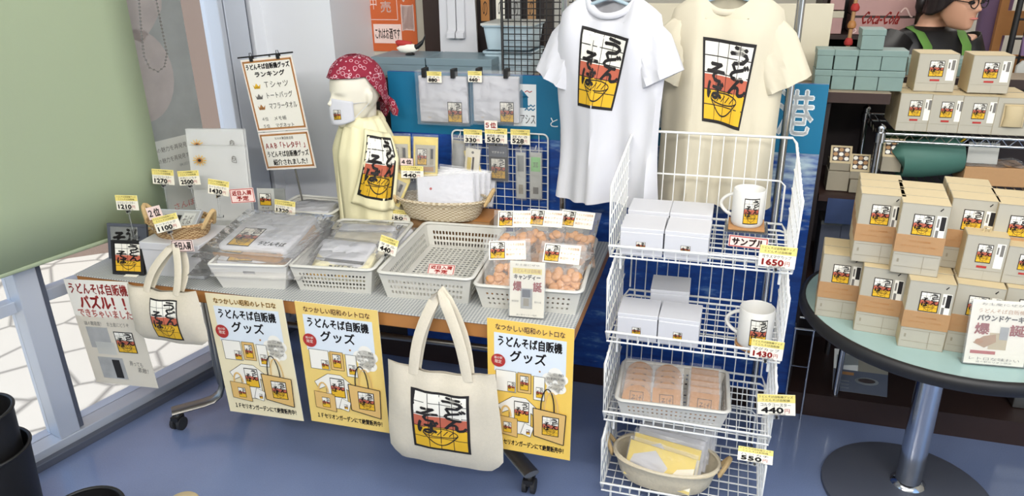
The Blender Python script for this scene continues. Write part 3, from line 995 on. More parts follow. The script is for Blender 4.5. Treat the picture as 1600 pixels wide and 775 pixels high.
def tote(label, loc, yaw, W, H, logo_box, hgap, apex, hw, seed, lean=0.0, roll=0.0):
    """canvas tote: bottom centre at loc, local x across, -y to the front; apex = local point the handles hang from"""
    M = Matrix.Translation(loc) @ Matrix.Rotation(math.radians(yaw), 4, 'Z') @ Matrix.Rotation(lean, 4, 'X') @ Matrix.Rotation(roll, 4, 'Y')
    t = thing('tote_bag', label, 'tote bag', matrix=M)
    def half(f): return W / 2 * (.80 + .2 * min(1, f / .09)) * (1 - .09 * max(0, f - .3) / .7)
    def thick(f): return .006 + .026 * math.sin(PI * min(1, f * 1.05)) ** .7
    def fr(x, z, s=-1):
        f = max(0, min(1, z / H)); q = min(1, abs(x) / half(f))
        wv = .006 * NZ.noise(Vector((x * 14 + seed, z * 9, seed))) + .004 * math.sin(x * 60 + seed) * f
        sag = -.022 * H / .3 * (1 - (2 * x / W) ** 2) * f ** 6 if True else 0
        return Vector((x, s * thick(f) * (1 - q ** 2.6) ** .5 + wv, z + sag))
    b = MB()
    for s in (-1, 1):
        b.grid(lambda a, c: fr((2 * a - 1) * s * -half(c) * -1 if s < 0 else (1 - 2 * a) * half(c), c * H, s), 20, 18, 'canvas')
    b.build('body', t)
    x0, z0, w, h = logo_box
    b = MB(); b.art(logo(x0, z0, w, h, 8, True, 0), lambda x, y, e: fr(x, y) + Vector((0, -e - .0008, 0))); b.build('printed_mark', t)
    b = MB()
    MBs = fr(0, H * .93)
    for s in (-1, 1):
        p0, p3 = fr(-hgap, H * .92, s), fr(hgap, H * .92, s); A = Vector(apex) + Vector((0, s * .008, 0))
        pts = []
        for P_, Q_, dr in ((p0, A, 1), (A, p3, 0)):
            for k in range(9):
                f = k / 8
                q = P_.lerp(Q_, f); q.x += (.018 if dr else .018) * math.sin(PI * f) * (-1 if dr else 1); q.y += s * .01 * math.sin(PI * f)
                if not (dr == 0 and k == 0): pts.append(q)
        h_ = MB().tube(pts, hw / 2, 'canvas', 8, flat=((1, 0, 0), .0025)); h_.build('handle', t)
    return t


# large tote hanging in front of the table
bl, br, tl, tr = (Ptb(613, 718, -.075), Ptb(786, 730, -.075), Ptb(628, 562, -.06), Ptb(762, 572, -.06))
base = (bl + br) / 2; top = (tl + tr) / 2
W_, H_ = (br - bl).length, (top - base).length
yaw = math.degrees(math.atan2((br - bl).y, (br - bl).x))
ap = Ptb(688, 452, -.012)
Mi = (Matrix.Translation(base) @ Matrix.Rotation(math.radians(yaw), 4, 'Z')).inverted()
al = Mi @ ap
tote('large canvas tote bag with printed noodle mark hanging from the table front', base, yaw, W_, H_, (-.25 * W_, H_ * .19, W_ * .50, H_ * .60), W_ * .23, (al.x, al.y, al.z), .034, 1)
# small tote
bl, br, tl, tr = (Ptb(216, 528, -.06), Ptb(324, 538, -.06), Ptb(207, 447, -.05), Ptb(318, 447, -.05))
base = (bl + br) / 2; top = (tl + tr) / 2; W_ = (tr - tl).length * 1.02; H_ = (top - base).length
yaw = math.degrees(math.atan2((br - bl).y, (br - bl).x))
ap = Ptb(276, 378, 0.02)
al = (Matrix.Translation(base) @ Matrix.Rotation(math.radians(yaw), 4, 'Z')).inverted() @ ap
tote('small canvas tote bag hung over the table edge beside the puzzle poster', base, yaw, W_, H_, (-.13 * W_, H_ * .10, W_ * .36, H_ * .74), W_ * .20, (al.x, al.y, al.z), .028, 5)


# ================================================================== GOODS ON THE DISPLAY TABLE
TDEG = -16.1
# ---- left end: white box, two wicker baskets, framed puzzles
wb = thing('white_box', 'plain white box under the small wicker basket at the table left end', 'box', TB(.37, .16), math.radians(TDEG + 3))
b = MB(); b.box(-.115, .115, -.10, .10, 0, .125, 'gift_white'); b.build('carton', wb, bevel=.003)
b = MB(); b.box(-.118, .118, -.103, .103, .10, .128, 'gift_white'); b.build('lid', wb, bevel=.003)


def wicker(label, loc, deg, rx, ry, h, mt, loops=(), handle_mt='straw', flare=1.15):
    t = thing('wicker_basket', label, 'basket', loc, math.radians(deg))
    b = MB()
    prof = [(0.02, 0.0), (.86, 0.0), (.95, .25), (1.0, .6), (flare * .97, .95), (flare, 1.0), (flare * .95, 1.0), (.95, .6), (.88, .2), (.8, .06), (.02, .05)]
    rings = []
    for r, z in prof:
        rings.append([(rx * r * math.copysign(abs(math.cos(2 * PI * k / 36)) ** .8, math.cos(2 * PI * k / 36)), ry * r * math.copysign(abs(math.sin(2 * PI * k / 36)) ** .8, math.sin(2 * PI * k / 36)), h * z) for k in range(36)])
    b.loft(rings, mt); b.build('body', t)
    b = MB()
    b.tube([(p[0] * 1.0, p[1] * 1.0, h) for p in [(rx * flare * .98 * math.cos(2 * PI * k / 36), ry * flare * .98 * math.sin(2 * PI * k / 36)) for k in range(36)]], .006, mt, 7, closed=True)
    b.build('rim', t)
    for s in loops:
        b = MB()
        b.tube([(s * rx * 1.08, -.03, h * .8)] + [(s * (rx * 1.1 + .028 * math.sin(PI * k / 8)), -.03 + .06 * k / 8, h * .8 + .055 * math.sin(PI * k / 8)) for k in range(9)] + [(s * rx * 1.08, .03, h * .8)], .008, handle_mt, 7)
        b.build('rope_handle', t)
    return t


wicker('wicker basket with a rope loop handle behind the framed puzzles', TB(.105, .22), TDEG - 25, .075, .06, .075, 'wicker', (-1, 1))
wk = wicker('small wicker basket of foil packs on top of the white box', TB(.36, .155, TZ + .128), TDEG, .105, .07, .055, 'wicker', (-1, 1), 'straw', 1.2)


def frame_puzzle(pxbl, wpx, hpx, v, label, border, tone, lean, roll=0.0, z=None):
    o = Ptb(*pxbl, v)
    if z is not None: o = Pz(*pxbl, z)
    w, h = sz(wpx, o), sz(hpx, o) / .93
    r = rdir(-8); f = Vector((-r.y, r.x, 0)); up = (ZV + f * lean).normalized()
    t = thing('framed_puzzle', label, 'framed picture', matrix=fm(o, r * math.cos(roll) + up * math.sin(roll), up * math.cos(roll) - r * math.sin(roll)))
    b = MB(); m = .07 * w
    b.box(0, w, -.004, .008, 0, m, border); b.box(0, w, -.004, .008, h - m, h, border)
    b.box(0, m, -.004, .008, m, h - m, border); b.box(w - m, w, -.004, .008, m, h - m, border)
    b.build('frame', t, bevel=.001)
    b = MB(); b.box(m, w - m, 0, .006, m, h - m, 'paper')
    if tone:
        b.art(logo(m, m, w - 2 * m, h - 2 * m, 2, True, 0), lambda x, y, e: (x, -e, y))
    else:
        a = rect(m, m, w - m, h - m, 'grey_photo', 0) + rect(m, m + .3 * h, w - m - .2 * w, h - m, 'fade_grey', 1)
        a += txt('うど', w * .48, h * .5, w * .26, h * .36, 'ink', 2, .003) + txt('そ', w * .14, h * .45, w * .3, h * .3, 'ink', 2, .003)
        a += rect(w * .76, m, w - m, h - m, 'alu_dark', 1)
        b.art(a, lambda x, y, e: (x, -e, y))
    b.build('picture', t)
    return t


frame_puzzle((171, 404), 66, 52, .10, 'dark framed grey puzzle standing behind the coloured framed puzzle', 'alu_dark', False, .25)
frame_puzzle((177, 428), 53, 50, .03, 'black framed coloured noodle mark puzzle at the front of the table left end', 'black', True, .25)
o = sheet('cloth_tag', 'small white tag lying at the foot of the framed puzzles', 'tag', flatM(TB(.19, .02, TZ + .002), -10, -1.45), .05, .03, [], 'paper', .001)

# foil pack in the small basket
o = TB(.36, .15, TZ + .17)
pk = sheet('foil_pack', 'silver pack with a photo label lying in the small wicker basket', 'packet', flatM(o + Vector((-.09, -.03, -.005)), -8, -1.0), .16, .085,
           rect(.004, .004, .156, .081, 'grey_photo', 0) + rect(.03, .012, .095, .06, 'ink', 1) + rect(.035, .018, .065, .05, 'box_line', 2) + rect(.1, .012, .145, .07, 'fade_white', 1) + txt('そば', .104, .02, .035, .04, 'grey_ink', 2), 'alu', .012)
sheet('foil_pack', 'second silver pack lying under the photo label pack in the basket', 'packet', flatM(o + Vector((-.085, -.01, -.028)), -12, -1.2), .16, .085, rect(.01, .01, .15, .07, 'fade_grey', 0), 'alu', .01)

# ---- tall frosted packs with sun print
for k, (px, py, wpx, hpx, v, lab) in enumerate(((312, 372, 90, 158, .43, 'rear tall frosted pack with an orange sun print, its top sticking out highest'), (314, 380, 89, 142, .40, 'front tall frosted pack with an orange sun print, standing by the ranking sign'))):
    o = Ptb(px, py, v); w, h = sz(wpx, o), sz(hpx, o) / .93
    up = (ZV + TV * .10).normalized()
    t = thing('frosted_pack', lab, 'packed tote', matrix=fm(o, rdir(-6), up))
    b = MB()
    b.box(.006, w - .006, .004, .016, .004, h * .97, 'gift_white'); b.build('folded_cloth', t, bevel=.004)
    b = MB()
    b.grid(lambda a, c: (a * w, -.002 - .006 * math.sin(PI * a) * math.sin(PI * c) - .002 * NZ.noise(Vector((a * 6, c * 9, k))), c * h), 12, 16, 'milky')
    b.grid(lambda a, c: (w - a * w, .02, c * h), 2, 2, 'milky')
    b.grid(lambda a, c: ((0, w)[int(a > .5)] if False else a * w, -.002 + c * .022, h), 2, 1, 'milky')
    b.build('frosted_film', t)
    a = []
    cx, cy = w * .2, h * .86
    for j in range(12):
        th = j * PI / 6
        a += line([(cx, cy), (cx + .028 * math.cos(th), cy + .022 * math.sin(th))], .0028, 'logo_yellow', 0)
    a += disc(cx, cy, .013, .011, 'wood', 1, 10) + disc(cx, cy, .007, .006, 'ink', 2, 8)
    a2 = line([(w * .77, h * .85), (w * .85, h * .84), (w * .84, h * .90), (w * .78, h * .90), (w * .77, h * .85)], .002, 'grey_ink', 0) + txt('ら', w * .78, h * .86, w * .06, h * .05, 'grey_ink', 1)
    MB().art(a, lambda x, y, e: (x, -.0125 - e, y)).build('sun_print', t)
    MB().art(a2, lambda x, y, e: (x, -.0125 - e, y)).build('corner_mark', t)

# ---- price cards at the left
P33 = lambda v: (lambda x, y: Ptb(x, y, v))
price_card(183, 328, 38, 22, P33(.12), 'シリコンコースター', '1210', 'price card 1210 yen at the far left in front of the blind', .02, -10, stem=.10)
price_card(239, 287, 37, 22, P33(.34), 'シリコンコースター', '1270', 'price card 1270 yen in front of the window poster', -.03, -10, stem=.12)
price_card(281, 290, 36, 21, P33(.33), '大判ハンカチ', '2500', 'price card 2500 yen beside the frosted packs', .08, -10, stem=.1)
price_card(325, 302, 35, 22, P33(.30), 'トートバッグ小', '1430', 'price card 1430 yen clipped in front of the frosted packs', -.12, -10, stem=.08)
price_card(246, 365, 44, 23, P33(.05), 'トートバッグ', '1100', 'price card 1100 yen slanting upward over the small tote bag', .26, -10, stem=.06)
notice(234, 344, 25, 18, P33(.06), ['２位'], 'small pink tag reading second place above the 1100 yen card', 'tag', -10, .1, .25, 'tag_pink', None, 'ink')
notice(271, 394, 36, 18, P33(.0), ['近日入荷'], 'pink notice half hidden behind the small tote handles', 'sign', -10, .1, .08, 'tag_pink', 'wood_dark', 'ink')
notice(362, 318, 41, 21, P33(.28), ['近日入荷', '予定'], 'pink notice reading arriving soon in front of the frosted packs', 'sign', -10, .1, .10, 'tag_pink', 'red_ink', 'red_ink')
price_card(429, 332, 34, 20, P33(.44), 'ＴシャツＳ・Ｍ・Ｌ', '1320', 'price card 1320 yen behind the stack of bagged shirts', -.1, -10, stem=.06)
o = Ptb(404, 328, .46); w, h = sz(45, o), sz(32, o) / .93
t = sheet('sample_pack', 'grey sample pack with a small black mark beside the arriving soon notice', 'packet', fm(o, rdir(-8), ZV + TV * .12), w, h,
          rect(0, 0, w * .62, h, 'fade_white', 0) + logo(w * .08, h * .22, w * .42, h * .55, 1, False, 1) + txt('そば', w * .12, h * .06, w * .3, h * .1, 'grey_ink', 2), 'fade_grey', .006)

# ---- white tapered basket with bagged shirts
def tapered(label, loc, deg, W, D, H, tp):
    t = thing('storage_basket', label, 'basket', loc, math.radians(deg))
    hw, hd = W / 2, D / 2
    b = MB()
    def side(c0, c1, hole):
        (x0, y0), (x1, y1) = c0, c1
        n = 12; m = 8
        def f(a, c):
            k = 1 - (tp / hw) * (1 - c); k2 = 1 - (tp / hd) * (1 - c)
            return ((x0 + (x1 - x0) * a) * k, (y0 + (y1 - y0) * a) * k2, H * c)
        b.grid(f, n, m, 'matte_white', smooth=False, skip=(lambda i, j: hole and 5 <= i <= 6 and j == 5))
    side((-hw, -hd), (hw, -hd), True); side((hw, -hd), (hw, hd), False); side((hw, hd), (-hw, hd), True); side((-hw, hd), (-hw, -hd), False)
    b.box(-hw + tp, hw - tp, -hd + tp, hd - tp, 0, .003, 'matte_white')
    b.build('body', t, solid=.003)
    MB().tube(rrect(hw, hd, .012, H), .005, 'matte_white', 8, closed=True).build('rim', t)
    return t


sb = TB(.675, .20)
tapered('solid white basket with a hand hole carrying the bagged shirts', sb, TDEG + 10, .27, .36, .095, .026)
for k in range(4):
    lab = ('lowest bagged shirt bulging over the basket edge', 'second bagged shirt from the bottom of the basket heap', 'third bagged shirt from the bottom of the basket heap', 'topmost bagged white shirt with black lettering on the heap')[k]

    def art(w, h, k=k):
        return logo(w * .14, h * .02, w * .32, h * .5, 2, True, 0) + txt('うどんそば', w * .55, h * .08, w * .38, h * .1, 'ink', 0, .001)
    M = flatM(sb + Vector((-.01 + .012 * (k % 2), .015 * k - .02, .060 + .018 * k)), -8 + 9 * (k % 2) - 4 * k, .16 - .02 * k, .02 * (k % 2))
    bagged('bagged_shirt', lab, 'bagged shirt', M, .40 - .015 * k, .34, .045, ('shirt_white', 'shirt_white', 'kraft', 'shirt_white')[k], art, 'bagged shirts in the white basket', k + 3, .72, .8)

# ---- mesh baskets
A_ = TB(.60, .645)
mesh_basket('white mesh basket at the back, behind the bagged shirts', A_, TDEG, .25, .19, .095)
B_ = TB(.965, .295)
mesh_basket('white mesh basket heaped with bagged yellow towels', B_, TDEG + 6, .285, .45, .095)
C_ = TB(1.30, .32)
mesh_basket('empty white mesh basket in the middle of the table', C_, TDEG + 3, .31, .47, .095, dense=.95)
D_ = TB(1.635, .32)
mesh_basket('white basket with round holes heaped with candy bags at the table right end', D_, TDEG + 4, .33, .46, .085, dense=.75, hole=.42)
for k in range(2):
    bagged('bagged_towel', ('lower white bag lying in the back mesh basket', 'upper white bag lying in the back mesh basket')[k], 'bagged towel', flatM(A_ + Vector((0, 0, .03 + .03 * k)), TDEG + 8 * k, .05), .21, .15, .04, 'shirt_white', None, 'white bags in the back basket', 20 + k)
ub = axes(TDEG + 6)
for k in range(6):
    lab = ('front bagged yellow towel with black lettering at the basket front edge', 'bagged towel lying second from the front of the towel basket', 'middle bagged towel in the towel basket', 'bagged towel against the price card in the towel basket', 'bagged towel at the back left of the towel basket', 'bagged towel at the back right of the towel basket')[k]
    x, y, z, dg, tl_ = ((0, -.13, .045, 2, .25), (-.02, -.07, .065, -6, .3), (.02, .0, .075, 5, .25), (.01, .06, .085, -3, .2), (-.04, .12, .07, 8, .15), (.05, .13, .06, -10, .12))[k]

    def art2(w, h, k=k):
        if k == 0: return rect(0, 0, w, h, 'towel_yellow', 0, 2) + rect(0, 0, w, h * .16, 'ink', 1) + rect(.005, h * .02, w * .35, h * .13, 'logo_yellow', 2) + txt('うどんそば', w * .3, h * .2, w * .5, h * .25, 'ink', 2, .0015) + rect(w * .5, 0, w * .7, h * .1, 'logo_yellow', 2)
        if k == 1: return rect(0, h * .1, w, h * .22, 'ink', 1) + rect(w * .1, h * .12, w * .3, h * .2, 'shirt_white', 2)
        if k == 3: return line([(w * .2, h * .1), (w * .8, h * .1)], .003, 'grey_ink', 1)
        return []
    bagged('bagged_towel', lab, 'bagged towel', flatM(B_ + ub[0] * x + ub[1] * y + ZV * z, TDEG + 6 + dg, tl_), .25, .17, .035, ('towel_yellow', 'shirt_white', 'shirt_cream', 'shirt_white', 'shirt_cream', 'shirt_white')[k], art2, 'bagged towels in the mesh basket', 30 + k, .84, .8)
price_card(590, 391, 30, 25, P33(.17), 'タオル', '440', 'price card 440 yen standing up among the bagged towels', -.28, -14, stem=.03, base=False)
notice(667, 428, 43, 17, lambda x, y: Pz(x, y, TZ + .012), ['近日入荷', '予定'], 'pink notice lying in the empty mesh basket', 'sign', -12, 1.2, 0, 'tag_pink', 'red_ink', 'red_ink')

# candy bags
def candy_bag(label, M, seed, s=1.0, face=True):
    t = thing('candy_bag', label, 'bag of candy', group='candy bags in the basket', matrix=M)
    W, D, H = .15 * s, .19 * s, .034
    b = MB(); rnd = random.Random(seed)
    for k in range(40):
        x, y = rnd.uniform(-.058, .058) * s, rnd.uniform(-.085, .002) * s
        z = .007 + .006 * (k % 3)
        r = .0125 + .003 * rnd.random()
        Mx = Matrix.Translation((x, y, z)) @ Matrix.Rotation(rnd.uniform(0, 6), 4, 'Z')
        b.loft([[(r * q * math.cos(2 * PI * j / 8) * 1.25, r * q * math.sin(2 * PI * j / 8), zz * r) for j in range(8)] for q, zz in ((.5, -.5), (.95, -.3), (1, .1), (.8, .4), (.45, .5))], 'candy', M=Mx)
    o = b.build('candies', t); o['kind'] = 'stuff'
    b = MB(); pillow(b, W, D, H, 'film', None, 10, seed, .004); b.build('clear_bag', t)
    w, h = .118 * s, .062 * s
    a = logo(.004, .004, w * .40, h - .008, 1, True, 0)
    for j, tx in enumerate(('うどんそば自販機', 'キャンディー', '秋田セリオン')):
        a += txt(tx, w * .46, h * (.72 - .26 * j), w * .5, h * .15, 'wood', 1)
    b = MB(); b.box(0, w, -.001, 0, 0, h, 'card')
    b.art(a, lambda x, y, e: (x, -.001 - e, y))
    b.build('header_card', t, matrix=Matrix.Translation((-w / 2, .020, H * .86)) @ Matrix.Rotation(-PI / 2 + .12, 4, 'X') if face else Matrix.Translation((-w / 2, .080, .003)) @ Matrix.Rotation(PI / 2, 4, 'X'))
    return t


ud = axes(TDEG + 4)
cb = [(-.085, -.118, .098, 12, .85, 'candy bag standing at the front left corner of the candy basket'),
      (.088, -.115, .095, -4, .8, 'candy bag standing behind the candy sign at the front right'),
      (-.02, -.09, .055, 4, .5, 'candy bag lying in the second row behind the candy sign'),
      (.09, -.055, .075, -16, .3, 'candy bag lying flat at the right of the candy basket'),
      (-.08, -.02, .075, 18, .3, 'candy bag lying flat in the middle left of the candy basket'),
      (.03, .01, .085, -8, .25, 'candy bag lying flat in the centre of the candy heap'),
      (.10, .05, .09, 10, .25, 'candy bag lying near the right rim of the candy heap'),
      (-.105, .10, .125, 8, .72, 'candy bag leaning at the left of the back row'),
      (.0, .11, .13, -3, .72, 'candy bag leaning in the centre of the back row'),
      (.105, .115, .13, -10, .72, 'candy bag leaning at the right of the back row'),
      (-.05, .19, .10, 5, .4, 'candy bag lying behind the left of the back row'),
      (.07, .19, .10, -6, .4, 'candy bag lying behind the right of the back row')]
for k, (x, y, z, dg, tl_, lab) in enumerate(cb):
    candy_bag(lab, flatM(D_ + ud[0] * x + ud[1] * y + ZV * z, TDEG + 4 + dg, tl_), 50 + k, 1.0, k not in (2, 3, 4, 5, 6, 10, 11))


def stand_sign(label, pxbl, wpx, hpx, plane, lines, yaw, photo):
    o = plane(*pxbl); w, h = sz(wpx, o), sz(hpx, o) / .95
    r = rdir(yaw); f = Vector((-r.y, r.x, 0))
    t = thing('sign_holder', label, 'sign', matrix=fm(o, r, ZV + f * .16))
    b = MB(); b.box(-.003, w + .003, .0035, .006, 0, h, 'acrylic'); b.box(-.003, w + .003, -.004, -.0025, 0, h, 'acrylic'); b.box(-.003, w + .003, 0, .05, -.004, 0, 'acrylic'); b.build('acrylic_stand', t)
    a = txt('お土産にぜひ', w * .15, h * .92, w * .7, h * .04, 'grey_ink', 1)
    a += rect(w * .08, h * .78, w * .92, h * .88, 'band_yellow' if photo == 'candy' else 'card', 0) + txt('うどんそば自販機', w * .12, h * .80, w * .76, h * .07, 'wood', 1)
    a += txt(lines, w * .12, h * .68, w * .76, h * .09, 'wood_dark', 1, .0008)
    a += txt('爆', w * .1, h * .47, w * .24, h * .17, 'red_ink', 2, .001) + txt('誕', w * .68, h * .47, w * .24, h * .17, 'red_ink', 2, .001)
    if photo == 'candy':
        a += poly([(w * .32, h * .15), (w * .66, h * .15), (w * .66, h * .52), (w * .32, h * .52)], 'grey_photo', 1) + rect(w * .36, h * .36, w * .6, h * .5, 'alu_dark', 2) + rect(w * .4, h * .2, w * .56, h * .34, 'box_line', 2)
        a += txt('秋田県産', w * .06, h * .26, w * .2, h * .04, 'grey_ink', 1) + txt('素朴な味', w * .72, h * .26, w * .2, h * .04, 'grey_ink', 1)
    else:
        a += poly([(w * .1, h * .33), (w * .3, h * .26), (w * .48, h * .36), (w * .46, h * .48), (w * .26, h * .44)], 'kraft', 2) + rect(w * .36, h * .24, w * .66, h * .5, 'box_tan', 1) + disc(w * .2, h * .36, w * .07, h * .04, 'wood', 3)
        a += rect(w * .52, h * .4, w * .66, h * .6, 'grey_photo', 3)
        a += rect(w * .08, h * .16, w * .5, h * .21, 'red_ink', 1)
        a += txt('レトロな味わい', w * .08, h * .06, w * .84, h * .05, 'grey_ink', 1)
    a += txt('道の駅セリオン限定', w * .2, h * .02, w * .6, h * .03, 'grey_ink', 1)
    b = MB(); b.box(0, w, 0, .002, 0, h, 'card'); b.art(a, lambda x, y, e: (x, -e, y)); b.build('printed_card', t)
    return t


stand_sign('candy announcement card in a clear acrylic holder before the candy basket', (796, 493), 54, 84, lambda x, y: Ptb(x, y, .05), 'キャンディー', -12, 'candy')

# ---- back row: crate, wicker basket, white bags
b = MB()
R_ = TB(1.16, .675)
t = thing('wooden_crate', 'plain wooden crate at the back carrying the pale wicker basket', 'crate', R_, math.radians(TDEG))
b.box(-.21, .21, -.07, .07, 0, .095, 'kraft'); b.build('crate_body', t, bevel=.003)
b = MB(); b.box(-.212, .212, -.072, .072, .095, .10, 'wood'); b.build('crate_lid', t)
W2 = Pz(683, 346, TZ + .1) + TV * .065
wicker('pale oval wicker basket holding flat white bags', W2, TDEG + 4, .16, .075, .075, 'wicker_pale', (-1, 1), 'straw', 1.15)
for k in range(5):
    o = Pz(650 + 5 * k, 333 - 3 * k, TZ + .135) + TV * (.015 + .012 * k)
    w, h = sz(92, o), sz(56, o)
    lab = ('front white handkerchief bag with a tiny red spot in the pale wicker basket', 'second white handkerchief bag from the front', 'third white handkerchief bag from the front', 'fourth white handkerchief bag from the front', 'rearmost white handkerchief bag, leaning to the right')[k]
    r = rdir(-9 + 2 * k); f = Vector((-r.y, r.x, 0)); up = (ZV + f * (.42 - .03 * k)).normalized(); rl = .10 - .06 * k
    t = thing('handkerchief_bag', lab, 'bagged handkerchief', group='white handkerchief bags', matrix=fm(o, r * math.cos(rl) + up * math.sin(rl), up * math.cos(rl) - r * math.sin(rl)))
    MB().box(.004, w - .004, .002, .007, .003, h - .004, 'shirt_white').build('handkerchief', t, bevel=.002)
    b = MB(); b.grid(lambda a, c: (a * w, -.001 - .005 * math.sin(PI * a) * math.sin(PI * c) - .003 * NZ.noise(Vector((a * 6, c * 5, k + 2))), c * h * 1.03), 10, 10, 'film'); b.grid(lambda a, c: (w - a * w, .009, c * h * 1.03), 2, 2, 'film'); b.build('clear_bag', t)
    if k == 0:
        MB().art(disc(w * .25, h * .62, .005, .005, 'red_ink', 0, 10) + line([(w * .55, h * .1), (w * .8, h * .1)], .004, 'grey_ink', 0), lambda x, y, e: (x, .0018 - e, y)).build('printed_mark', t)
price_card(606, 343, 37, 16, P33(.58), 'ハンカチ', '550', 'price card clipped to the left rim of the pale wicker basket', -.03, -14, stem=0)

# memo pads on a clear riser
o = Pz(640, 347, TZ + .1)
rs = Ptb(598, 276, .62)
t = thing('display_riser', 'clear acrylic riser block behind the towel basket holding memo pads', 'display stand', matrix=fm(Vector((rs.x, rs.y, TZ)), rdir(TDEG + 3), ZV))
hz = rs.z - TZ
ww = sz(92, rs)
b = MB(); b.box(0, ww, 0, .05, hz - .004, hz, 'acrylic'); b.box(0, ww, 0, .003, 0, hz, 'acrylic'); b.box(0, ww, .047, .05, 0, hz, 'acrylic'); b.build('acrylic_block', t)


def memo(label, pxbl, wpx, hpx, plane, roll, lean=.15):
    o = plane(*pxbl); w, h = sz(wpx, o), sz(hpx, o) / .93
    r = rdir(-8); f = Vector((-r.y, r.x, 0)); up = (ZV + f * lean).normalized()
    t = thing('memo_pad', label, 'memo pad', matrix=fm(o, r * math.cos(roll) + up * math.sin(roll), up * math.cos(roll) - r * math.sin(roll)))
    b = MB(); b.box(0, w, 0, .012, 0, h, 'pad_yellow')
    a = rect(w * .08, h * .1, w * .92, h * .8, 'box_face', 0) + logo(w * .16, h * .28, w * .40, h * .42, 1, True, 1) + rect(w * .68, h * .3, w * .84, h * .72, 'box_line', 1) + rect(w * .72, h * .45, w * .82, h * .7, 'ink', 2) + rect(w * .16, h * .13, w * .84, h * .24, 'kraft', 1)
    b.art(a, lambda x, y, e: (x, -e, y)); b.build('pad', t)
    b = MB(); b.grid(lambda a, c: (-.004 + a * (w + .008), -.005 - .004 * math.sin(PI * a) * math.sin(PI * c), -.003 + c * (h + .014)), 6, 6, 'film'); b.build('clear_bag', t)


memo('left yellow memo pad standing beside the mannequin towel', (601, 272), 42, 55, P33(.62), 0)
memo('right yellow memo pad standing next to the left memo pad', (646, 274), 38, 56, P33(.625), -.03)
memo('yellow memo pad tilted against the mannequin, below the other pads', (586, 306), 42, 46, P33(.585), -.42, .2)
price_card(627, 278, 36, 18, P33(.60), 'メモ帳', '440', 'price card 440 yen under the two yellow memo pads', 0, -10, stem=0, base=False)
notice(626, 258, 20, 10, P33(.605), ['４位'], 'tiny tag reading fourth place on the memo pads', 'tag', -10, .1, 0, 'tag_pink', None, 'ink')

# ---- ranking sign on a pole
o = Ptb(417, 265, .70)
bl, br, tl = Ptb(417, 266, .70), Ptb(494, 262, .70), Ptb(393, 88, .70)
wd = (br - bl).length
yaw = -12
M = fm(bl, br - bl, ZV)
hh = (tl.z - bl.z)
t = thing('ranking_sign', 'tall white ranking sign on a thin pole in front of the pillar', 'sign', matrix=M)
z0, z1, z2 = 0, hh * .345, hh
for nm, (a0, a1) in (('lower_sheet', (0, z1 - .003)), ('ranking_sheet', (z1, z2 * .97))):
    b = MB(); b.box(0, wd, 0, .002, a0, a1, 'paper')
    ht = a1 - a0
    a = frame2(.006, a0 + .008, wd - .006, a1 - .008, .007, 'wood', 0) + frame2(.003, a0 + .005, wd - .003, a1 - .005, .002, 'tag_pink', 0)
    Y = lambda f: a0 + ht * f
    if nm == 'ranking_sheet':
        a += txt('うどんそば自販機グッズ', wd * .08, Y(.855), wd * .84, ht * .075, 'ink', 1, .001) + txt('ランキング', wd * .22, Y(.755), wd * .58, ht * .07, 'ink', 1, .001)
        for k, (s, sw) in enumerate((('Ｔシャツ', .46), ('トートバッグ', .5), ('マフラータオル', .54))):
            yy = .60 - .145 * k
            a += txt(s, wd * .36, Y(yy), wd * sw, ht * .085, 'ink', 1)
            a += poly([(wd * .13, Y(yy + .06)), (wd * .16, Y(yy + .03)), (wd * .2, Y(yy + .075)), (wd * .24, Y(yy + .03)), (wd * .28, Y(yy + .06)), (wd * .26, Y(yy)), (wd * .15, Y(yy))], ('logo_yellow', 'grey_ink', 'wood')[k], 1)
            a += txt(str(k + 1) + '位', wd * .16, Y(yy + .002), wd * .09, ht * .028, 'ink', 2)
        for k, (n_, s, sw) in enumerate((('４位', 'メモ帳', .24), ('５位', 'マグネット', .36))):
            a += txt(n_, wd * .16, Y(.155 - .10 * k), wd * .12, ht * .05, 'ink', 1) + txt(s, wd * .4, Y(.15 - .10 * k), wd * sw, ht * .06, 'ink', 1)
    else:
        a += txt('ＮＨＫ秋田放送局', wd * .32, Y(.79), wd * .36, ht * .08, 'ink', 1) + txt('ＡＡＢ「トレタテ！」', wd * .1, Y(.56), wd * .78, ht * .17, 'red_ink', 1, .0006)
        a += txt('うどんそば自販機グッズ', wd * .1, Y(.34), wd * .82, ht * .16, 'ink', 1, .0006) + txt('紹介されました！', wd * .18, Y(.12), wd * .68, ht * .16, 'ink', 1, .0006)
    b.art(a, lambda x, y, e: (x, -e, y)); b.build(nm, t)
b = MB(); b.tube([(-.012, .004, z2 * .99), (wd + .005, .004, z2 * .99)], .003, 'black', 8); b.build('crossbar', t)
for f in (.22, .74):
    b = MB(); b.box(wd * f - .007, wd * f + .007, -.005, .008, z2 * .95, z2 * .995, 'black'); b.tube([(wd * f - .006, 0, z2 * .99), (wd * f - .004, 0, z2 * 1.02), (wd * f + .004, 0, z2 * 1.02), (wd * f + .006, 0, z2 * .99)], .0015, 'black', 6); b.build('bulldog_clip', t)
zb = TZ - bl.z
b = MB(); b.tube([(wd * .55, .010, z2 * .99), (wd * .55, .010, zb + .01)], .004, 'steel', 8); b.build('pole', t)
MB().lathe([(.05, zb), (.05, zb + .008), (.01, zb + .014)], 'alu', 24, Matrix.Translation((wd * .55, .010, 0))).build('base', t)

